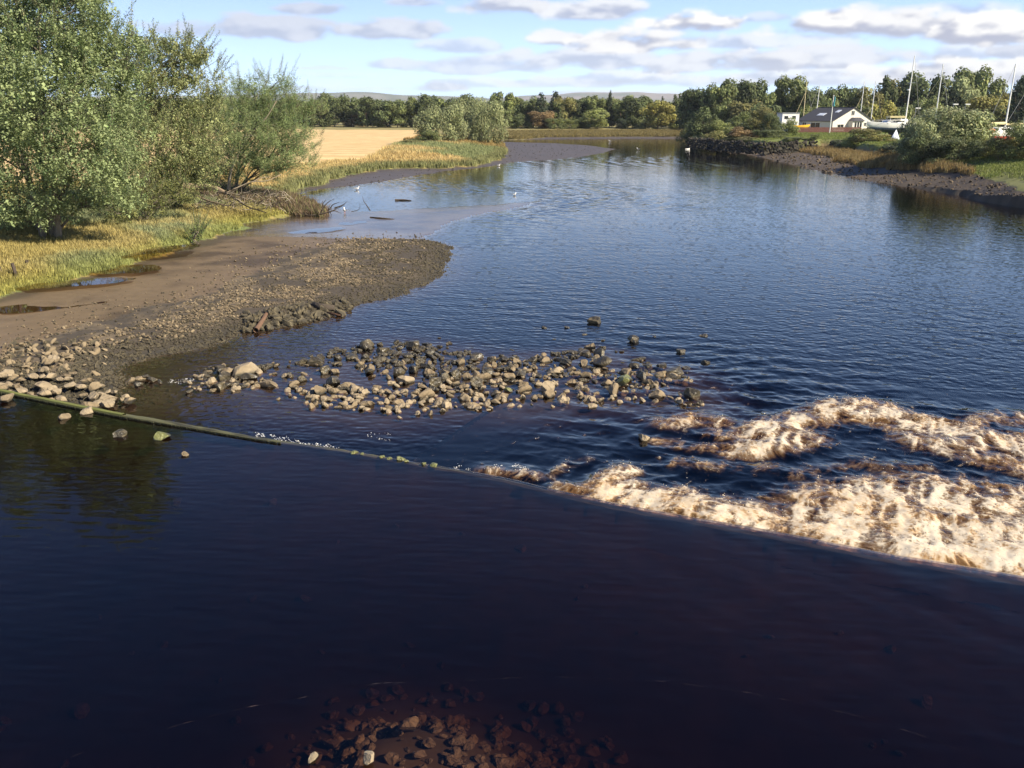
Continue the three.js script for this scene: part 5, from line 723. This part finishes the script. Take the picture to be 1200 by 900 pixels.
yacht('sailing_yacht', 'yacht with a red furled sail, hull behind the willow at the photo edge', 1196, 152, 0.1, { L: 8, d: 1.3, hull: C.white, mast: 95, mastAt: -0.02, leanTop: 0.4, furl: 0.92, furlMat: C.red, lift: 1.0 });
{ const D = 147, x = xAt(1157, D), t = thing('boat_cover', 'bright orange-red tarpaulin bundle on the stern of the red-bottomed yacht', 'tarpaulin', [x, H(x, -D) + 2.55, -D]); const g = new THREE.IcosahedronGeometry(0.62, 3), P = g.attributes.position; for (let i = 0; i < P.count; i++) { const k = 1 + 0.35 * (n3(P.getX(i) * 2, P.getY(i) * 2, P.getZ(i) * 2) - 0.5); P.setXYZ(i, P.getX(i) * 1.25 * k, P.getY(i) * 0.75 * k, P.getZ(i) * k); } g.computeVertexNormals(); part('bundle', g, C.orange, t); part('lashing', new THREE.TorusGeometry(0.62, 0.04, 6, 24).rotateY(0.4), C.rope, t); }
yacht('sailing_yacht', 'cream masted yacht behind the caravan, furled foresail slanting down to the left', 940, 268, Math.PI, { L: 8.5, hull: C.white, d: 1.3, mast: 96, mastAt: 0, leanTop: 0.0, furl: 0.8, mastMat: C.cream, lift: 1.0 });
yacht('sailing_yacht', 'yacht behind the yellow hull whose bare mast leans to the right', 954, 262, 0, { L: 8, hull: C.grey, d: 1.3, mast: 100, mastAt: 0, leanTop: 0.4, lift: 1.0, boom: false });
yacht('sailing_yacht', 'yacht hidden by the club house roof, left one of the two masts above its ridge', 1006, 276, Math.PI, { L: 9, hull: C.white, d: 1.4, mast: 95, mastAt: 0, leanTop: -0.2, furl: 0.75, lift: 1.1 });
yacht('sailing_yacht', 'yacht hidden by the club house roof, right one of the two masts above its ridge', 1019, 272, Math.PI, { L: 9, hull: C.white, d: 1.4, mast: 95, mastAt: 0, leanTop: -0.2, furl: 0.5, lift: 1.0 });
yacht('dinghy', 'small yellow hulled boat ashore at the left end of the fence', 937, 240, 0.15, { L: 5, B: 1.8, d: 1.05, hull: C.yellow, bottom: C.yellow, keel: false, deck: C.yellow, cabin: false, lift: 0.75, category: 'boat' });
yacht('dinghy', 'small boat under a blue cover left of the yellow hull', 929, 246, 1.2, { L: 4.2, B: 1.7, d: 0.9, hull: C.blue, bottom: C.blue, keel: false, deck: C.blue, cabin: false, lift: 0.9, category: 'boat' });
{ // cabin behind the bushes
  const D = 250, x = xAt(922, D), y = H(x, -D), h = yAt(132, D) - y, t = thing('yard_cabin', 'white flat-roofed cabin rising between the bushes and the masts, left of the club house', 'cabin', [x, y, -D], 0.15);
  part('wall', box(4.8, h - 0.2, 3.4), C.white, t); part('roof', box(5.1, 0.2, 3.7, 0, h - 0.2, 0), C.grey, t);
  for (const [wx, wy] of [[-1.3, h - 1.7], [0.9, h - 1.7], [0.9, 1.1]]) { const f = part('window', box(1.2, 0.95, 0.06, wx, wy, 1.7), C.white, t); part('pane', box(1.05, 0.8, 0.05, wx, wy + 0.075, 1.72), C.glass, f); }
  part('door', box(0.9, 2, 0.05, -1.3, 0.1, 1.71), C.grey, t);
}
{ const D = 224, x = xAt(860, D), t = thing('caravan', 'white caravan roof glimpsed among the bushes on the wooded right bank', 'caravan', [x, H(x, -D), -D], -0.2); const g = new THREE.ExtrudeGeometry(new THREE.Shape([[-2, 0.5], [2, 0.5], [1.9, 2.6], [-1.7, 2.7]].map((p) => new THREE.Vector2(...p))), { depth: 1.9, bevelEnabled: true, bevelSize: 0.08, bevelThickness: 0.08, bevelSegments: 2 }); part('body', g, C.white, t); part('window', box(1.0, 0.7, 0.04, 0, 1.5, 2.0), C.glass, t); }
// lamp posts above the big willow, and one beside the white yacht
{
  const make = (px, top, D, label) => { const x = xAt(px, D), y = H(x, -D), h = yAt(top, D) - y, t = thing('lamp_post', label, 'lamp post', [x, y, -D]); part('post', tube([0, -0.1, 0], [0, h, 0], 0.09, 0.06), C.grey, t); part('arm', tube([0, h - 0.05, 0], [0.5, h, 0], 0.05), C.grey, t); const s = part('lamp_head', new THREE.BoxGeometry(1.0, 0.22, 0.45).translate(0.45, h + 0.06, 0), C.white, t); part('diffuser', box(0.8, 0.05, 0.35, 0.45, h - 0.08, 0), C.pane, s); };
  make(1112, 122.5, 200, 'lamp post over the big willow bush, left one of the close pair'); make(1126, 122.5, 200, 'lamp post over the big willow bush, right one of the close pair'); make(1069, 127, 202, 'lone lamp post beside the mast of the large white yacht');
}
{ // the white and blue pointed shape under the yacht's bow
  const D = 186, x = xAt(1049, D), t = thing('tent', 'small white and blue pointed tent under the large white yacht', 'tent', [x, H(x, -D), -D], 0.3); const g = new THREE.ConeGeometry(1.15, 2.0, 4); g.translate(0, 1.0, 0); part('canopy', g, std([0.62, 0.68, 0.78], 0.8), t); part('ground_sheet', box(1.9, 0.05, 1.9, 0, 0, 0), C.blue, t);
}
// rock armour walls and the slipway between them
{
  const shadedRock = std([0.42, 0.42, 0.4], 0.8, { vertexColors: true, bumpMap: stoneBump, bumpScale: 0.05 });  // shade under the overhanging bank, painted into the boulders as a darker rock colour
  const r = rng(612), Dw = (px) => 1; let k = 0;
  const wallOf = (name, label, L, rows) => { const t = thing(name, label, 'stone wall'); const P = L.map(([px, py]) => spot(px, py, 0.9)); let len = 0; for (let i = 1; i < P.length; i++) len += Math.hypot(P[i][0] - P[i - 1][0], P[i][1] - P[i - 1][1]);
    for (let s = 0; s < len; s += 0.72) { let u = s, i = 1; while (i < P.length - 1 && u > Math.hypot(P[i][0] - P[i - 1][0], P[i][1] - P[i - 1][1])) { u -= Math.hypot(P[i][0] - P[i - 1][0], P[i][1] - P[i - 1][1]); i++; } const l = Math.hypot(P[i][0] - P[i - 1][0], P[i][1] - P[i - 1][1]), x = lerp(P[i - 1][0], P[i][0], u / l), z = lerp(P[i - 1][1], P[i][1], u / l); for (let j = 0; j < rows; j++) { const m = part('boulder', rocks.dark[Math.floor(r() * 6)], shadedRock, t), q = 0.32 + 0.32 * r(); m.position.set(x + (r() - 0.5) * 0.4 + j * 0.12, 0.8 + j * 0.56 + (r() - 0.5) * 0.2, z - j * 0.34 + (r() - 0.5) * 0.3); m.rotation.set(r(), r() * 6, r()); m.scale.setScalar(q); } } };
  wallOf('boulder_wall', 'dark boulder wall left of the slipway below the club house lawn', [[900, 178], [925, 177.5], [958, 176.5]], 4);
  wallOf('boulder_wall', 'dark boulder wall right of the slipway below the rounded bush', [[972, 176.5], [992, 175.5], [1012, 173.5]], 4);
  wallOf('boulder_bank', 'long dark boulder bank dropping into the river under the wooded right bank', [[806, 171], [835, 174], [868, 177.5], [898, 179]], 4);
  const D = 193, x = xAt(965, D), g = new THREE.BoxGeometry(3.6, 0.2, 16, 4, 1, 12); g.rotateX(0.15); struct('slipway', g, std([0.36, 0.31, 0.25], 0.9, { bumpMap: earthBump, bumpScale: 0.03 })).position.set(x, 1.75, -D);
}
// birds: white gulls standing in the shallows and swans by the right bank
function gullGeo() {
  const P = [], U = 12, V = 9, g = new THREE.SphereGeometry(1, U, V), p = g.attributes.position; for (let i = 0; i < p.count; i++) { const x = p.getX(i), y = p.getY(i), z = p.getZ(i), tail = x < 0 ? 1 - 0.75 * Math.pow(-x, 1.2) : 1; p.setXYZ(i, x * 0.24, y * 0.085 * tail + (x < 0 ? 0.03 * -x : 0.02 * x), z * 0.085 * tail); } g.computeVertexNormals();
  const neck = tube([0.15, 0.03, 0], [0.22, 0.17, 0], 0.045, 0.035), head = new THREE.SphereGeometry(0.05, 10, 8).translate(0.235, 0.185, 0); return mergeGeometries([g, neck, head].map((q) => { q = q.index ? q.toNonIndexed() : q; q.deleteAttribute('uv'); return q; }));
}
{
  const body = gullGeo(), bill = new THREE.ConeGeometry(0.016, 0.07, 6).rotateZ(-Math.PI / 2).translate(0.31, 0.18, 0), leg = (s) => tube([0.02, -0.2, s * 0.03], [0.02, -0.06, s * 0.03], 0.008, 0.008, 5), wing = (s) => { const g = new THREE.SphereGeometry(1, 10, 6); g.scale(0.2, 0.05, 0.02); g.rotateZ(-0.12); g.translate(-0.06, 0.03, s * 0.075); return g; };
  let first; const spots = [[418, 221.5, 1.2, 'gull standing in the still inlet near the grassy bank'], [404, 249.5, 1.2, 'gull at the water edge beside the drowned dead branch'], [603, 228, 1, 'gull out on the pale shallows in mid river'], [566, 183.5, 1.2, 'gull on the mud below the drooping willow'], [715, 166, 1.6, 'gull on the far mud, upper of the two in mid channel'], [748, 175.5, 1.6, 'gull on the water at the tip of the far mud shelf'], [584, 194, 1.1, 'gull standing at the water edge below the brown reeds'], [712, 157, 1.6, 'gull high on the far bank mud'], [931, 168, 1.2, 'white bird on top of the left boulder wall'], [806, 174.5, 2.4, 'white swan afloat at the dark corner of the right bank'], [833, 171, 2.2, 'white swan under the wooded right bank, left of a close pair'], [839, 170.5, 2.2, 'white swan under the wooded right bank, right of a close pair'], [932, 160.5, 1.2, 'white bird on the lawn below the fence']];
  for (const [px, py, s, lab] of spots) {
    let [x, z] = spot(px, py, 0.1), y = H(x, z); if (y > 0.5) { for (let k = 0; k < 4; k++) { [x, z] = spot(px, py, y); y = H(x, z); } if (px === 931) y = Math.max(y, 2.6); }
    const nm = s > 2 ? 'swan' : 'gull', lift = s > 2 ? 0.1 : 0.2 * s; y = Math.max(y, -0.1) + lift; let t;
    t = thing(nm, lab, 'bird', [x, y, z], px * 1.7); part('body', body, C.white, t); part('bill', bill, C.orange, t); for (const w of [-1, 1]) { part('wing', wing(w), s > 2 ? C.white : C.grey, t); part('leg', leg(w), C.orange, t); } t.scale.setScalar(s);
  }
}

// ------------------------------------------------------------------ fallen trunk, drowned branch, posts, driftwood
{
  const wood = [0.30, 0.225, 0.145], grey = [0.33, 0.28, 0.21], dark = [0.07, 0.055, 0.04], P = (px, py, D) => { const y = yAt(py, D); return [xAt(px, D, y), y, -D]; };
  let t = thing('fallen_trunk', 'fallen tree trunk with broken end and pale dead limbs lying on the left bank', 'fallen tree');
  part('trunk', limb([P(216, 219, 78), P(232, 219, 78), P(250, 220, 77), P(264, 226, 76)], 0.3, 0.18, 10, wood), barkMat, t);
  part('limb', limb([P(256, 222, 77), P(272, 230, 75), P(290, 242, 73), P(312, 249, 72)], 0.1, 0.04, 7, dark), barkMat, t);
  part('limb', limb([P(262, 228, 76), P(278, 220, 76), P(296, 213, 76), P(312, 212, 76), P(330, 204, 77)], 0.08, 0.02, 7, [0.34, 0.28, 0.2]), barkMat, t);
  part('limb', limb([P(217, 222, 78), P(226, 227, 76), P(246, 236, 74), P(262, 240, 73)], 0.14, 0.06, 7, wood), barkMat, t);
  part('limb', limb([P(297, 213, 76), P(304, 209, 76), P(318, 207, 76)], 0.06, 0.02, 6, [0.42, 0.35, 0.26]), barkMat, t);
  part('root_end', new THREE.CylinderGeometry(0.32, 0.3, 0.06, 12).rotateZ(Math.PI / 2).translate(...P(215.6, 219, 78)), std([0.42, 0.32, 0.2], 0.9), t);
  const rr = rng(5); const tw = []; for (let i = 0; i < 130; i++) { const px = 225 + 110 * rr(), py = 226 + 20 * rr(), D = 75 - 3 * rr(); tw.push(limb([P(px, py, D), P(px + 8 * rr(), py - 6 + 8 * rr(), D), P(px + 14 * rr() + 4, py - 10 + 18 * rr(), D)], 0.04, 0.01, 4, rr() < 0.5 ? dark : grey)); } part('twigs', mergeGeometries(tw), barkMat, t);
  t = thing('drowned_branch', 'dark bare branch sticking out of the still water off the left bank', 'dead branch');
  const D = 71.5, B = []; for (const L of [[[374, 251], [384, 249], [396, 244], [404, 240]], [[376, 250], [380, 242], [386, 236], [392, 233]], [[386, 246], [390, 240], [398, 237]], [[384, 249], [392, 247], [400, 250]], [[378, 247], [378, 240], [382, 234]], [[392, 244], [402, 240], [407, 236]], [[370, 252], [360, 252], [352, 249]]]) B.push(limb(L.map(([a, b]) => P(a, b, D)), 0.07, 0.015, 5, dark)); part('branch', mergeGeometries(B), barkMat, t);
  t = thing('drowned_branch', 'thin curved branch standing in the still inlet, right of the bare one', 'dead branch'); part('branch', mergeGeometries([limb([P(434, 247, 73.5), P(430, 241, 73.5), P(426, 235, 73.5), P(425, 230, 73.5)], 0.05, 0.015, 5, dark), limb([P(412, 248, 73.5), P(421, 245, 73.5), P(422, 238, 73.5)], 0.035, 0.012, 5, dark)]), barkMat, t);
  const log = (pts, r0, r1, label, tone = dark, name = 'driftwood') => single(name, limb(pts, r0, r1, 7, tone), barkMat, label, 'driftwood');
  const on = (px, py, lv) => { const [x, z] = spot(px, py, lv); return [x, lv, z]; };
  log([on(463, 234.5, 0.04), on(472, 234.2, 0.07), on(482, 235, 0.03)], 0.11, 0.04, 'short dark log lying on the pale shallows of the inlet');
  log([on(434, 255, 0.08), on(446, 255.5, 0.14), on(462, 257, 0.06)], 0.08, 0.04, 'thin dark stick lying on the wet mud below the inlet');
  log([on(300, 387, 0.1), on(306, 378, 0.25), on(312, 368, 0.45)], 0.12, 0.09, 'brown plank end slanting down the gravel bank into the water', [0.13, 0.075, 0.045]);
  log([on(368, 358, 0.2), on(378, 360, 0.26), on(392, 361, 0.2)], 0.2, 0.14, 'short dark log at the water edge of the gravel bank');
  log([on(380, 366, 0.02), on(392, 368, 0.1), on(404, 371, -0.02)], 0.09, 0.04, 'dark branch trailing into the water at the gravel bank', [0.07, 0.035, 0.02]);
  const post = (px, py, h, label, lean = 0.05) => { const [x, z] = spot(px, py, 0.6), y = H(x, z); single('wooden_post', limb([[x, y - 0.2, z], [x - lean * 0.5, y + h * 0.5, z], [x - lean, y + h, z]], 0.1, 0.08, 8, [0.06, 0.045, 0.035], 0.2), barkMat, label, 'post'); };
  post(21, 331, 0.8, 'dark leaning wooden post at the mud edge, far left', 0.14); post(3, 330, 0.5, 'short stub of a post left of the leaning one, photo edge', 0.05); post(33, 322, 0.45, 'low post stub in the grass behind the leaning post', -0.05);
}
// puddles on the mud of the left bank
{
  const pm = new THREE.MeshPhysicalMaterial({ color: rgb(0.5, 0.38, 0.26), transmission: 1, thickness: 0, roughness: 0.04, ior: 1.33 });
  const puddle = (px, py, rx, rz, seed, ang) => { const [x, z] = spot(px, py, 0.3), n = 60, pos = [x, 0, z], idx = []; let top = -9; const pts = []; for (let i = 0; i < n; i++) { const a = i / n * 6.2832, k = 0.55 + 0.9 * fbm(Math.cos(a) * 1.6 + seed, Math.sin(a) * 1.6 + seed, 4), u = Math.cos(a) * rx * k, v = Math.sin(a) * rz * k; pts.push([x + u * Math.cos(ang) - v * Math.sin(ang), z + u * Math.sin(ang) + v * Math.cos(ang)]); } for (const p of pts) top = Math.max(top, H(...p)); top = Math.max(top, H(x, z)) - 0.015; pos[1] = top; for (const [a, b] of pts) pos.push(a, top, b); for (let i = 1; i <= n; i++) idx.push(0, i % n + 1, i); const g = new THREE.BufferGeometry(); g.setAttribute('position', new THREE.Float32BufferAttribute(pos, 3)); g.setIndex(idx); g.computeVertexNormals(); struct('puddle_water', g, pm); };
  puddle(155, 321, 1.7, 1.5, 2, -0.5); puddle(118, 333, 1.2, 0.7, 5, -0.5); puddle(90, 338, 2.6, 0.9, 8, -0.5); puddle(188, 304, 3.2, 1.2, 12, -0.8); puddle(370, 268, 2.5, 1.2, 15, -0.9); puddle(405, 258, 2.2, 1.6, 19, -0.9); puddle(30, 362, 3, 0.9, 25, -0.4);
}

scene.fog = new THREE.FogExp2(new THREE.Color().setRGB(0.75, 0.83, 0.95), 0.00008);
renderer.render(scene, camera);
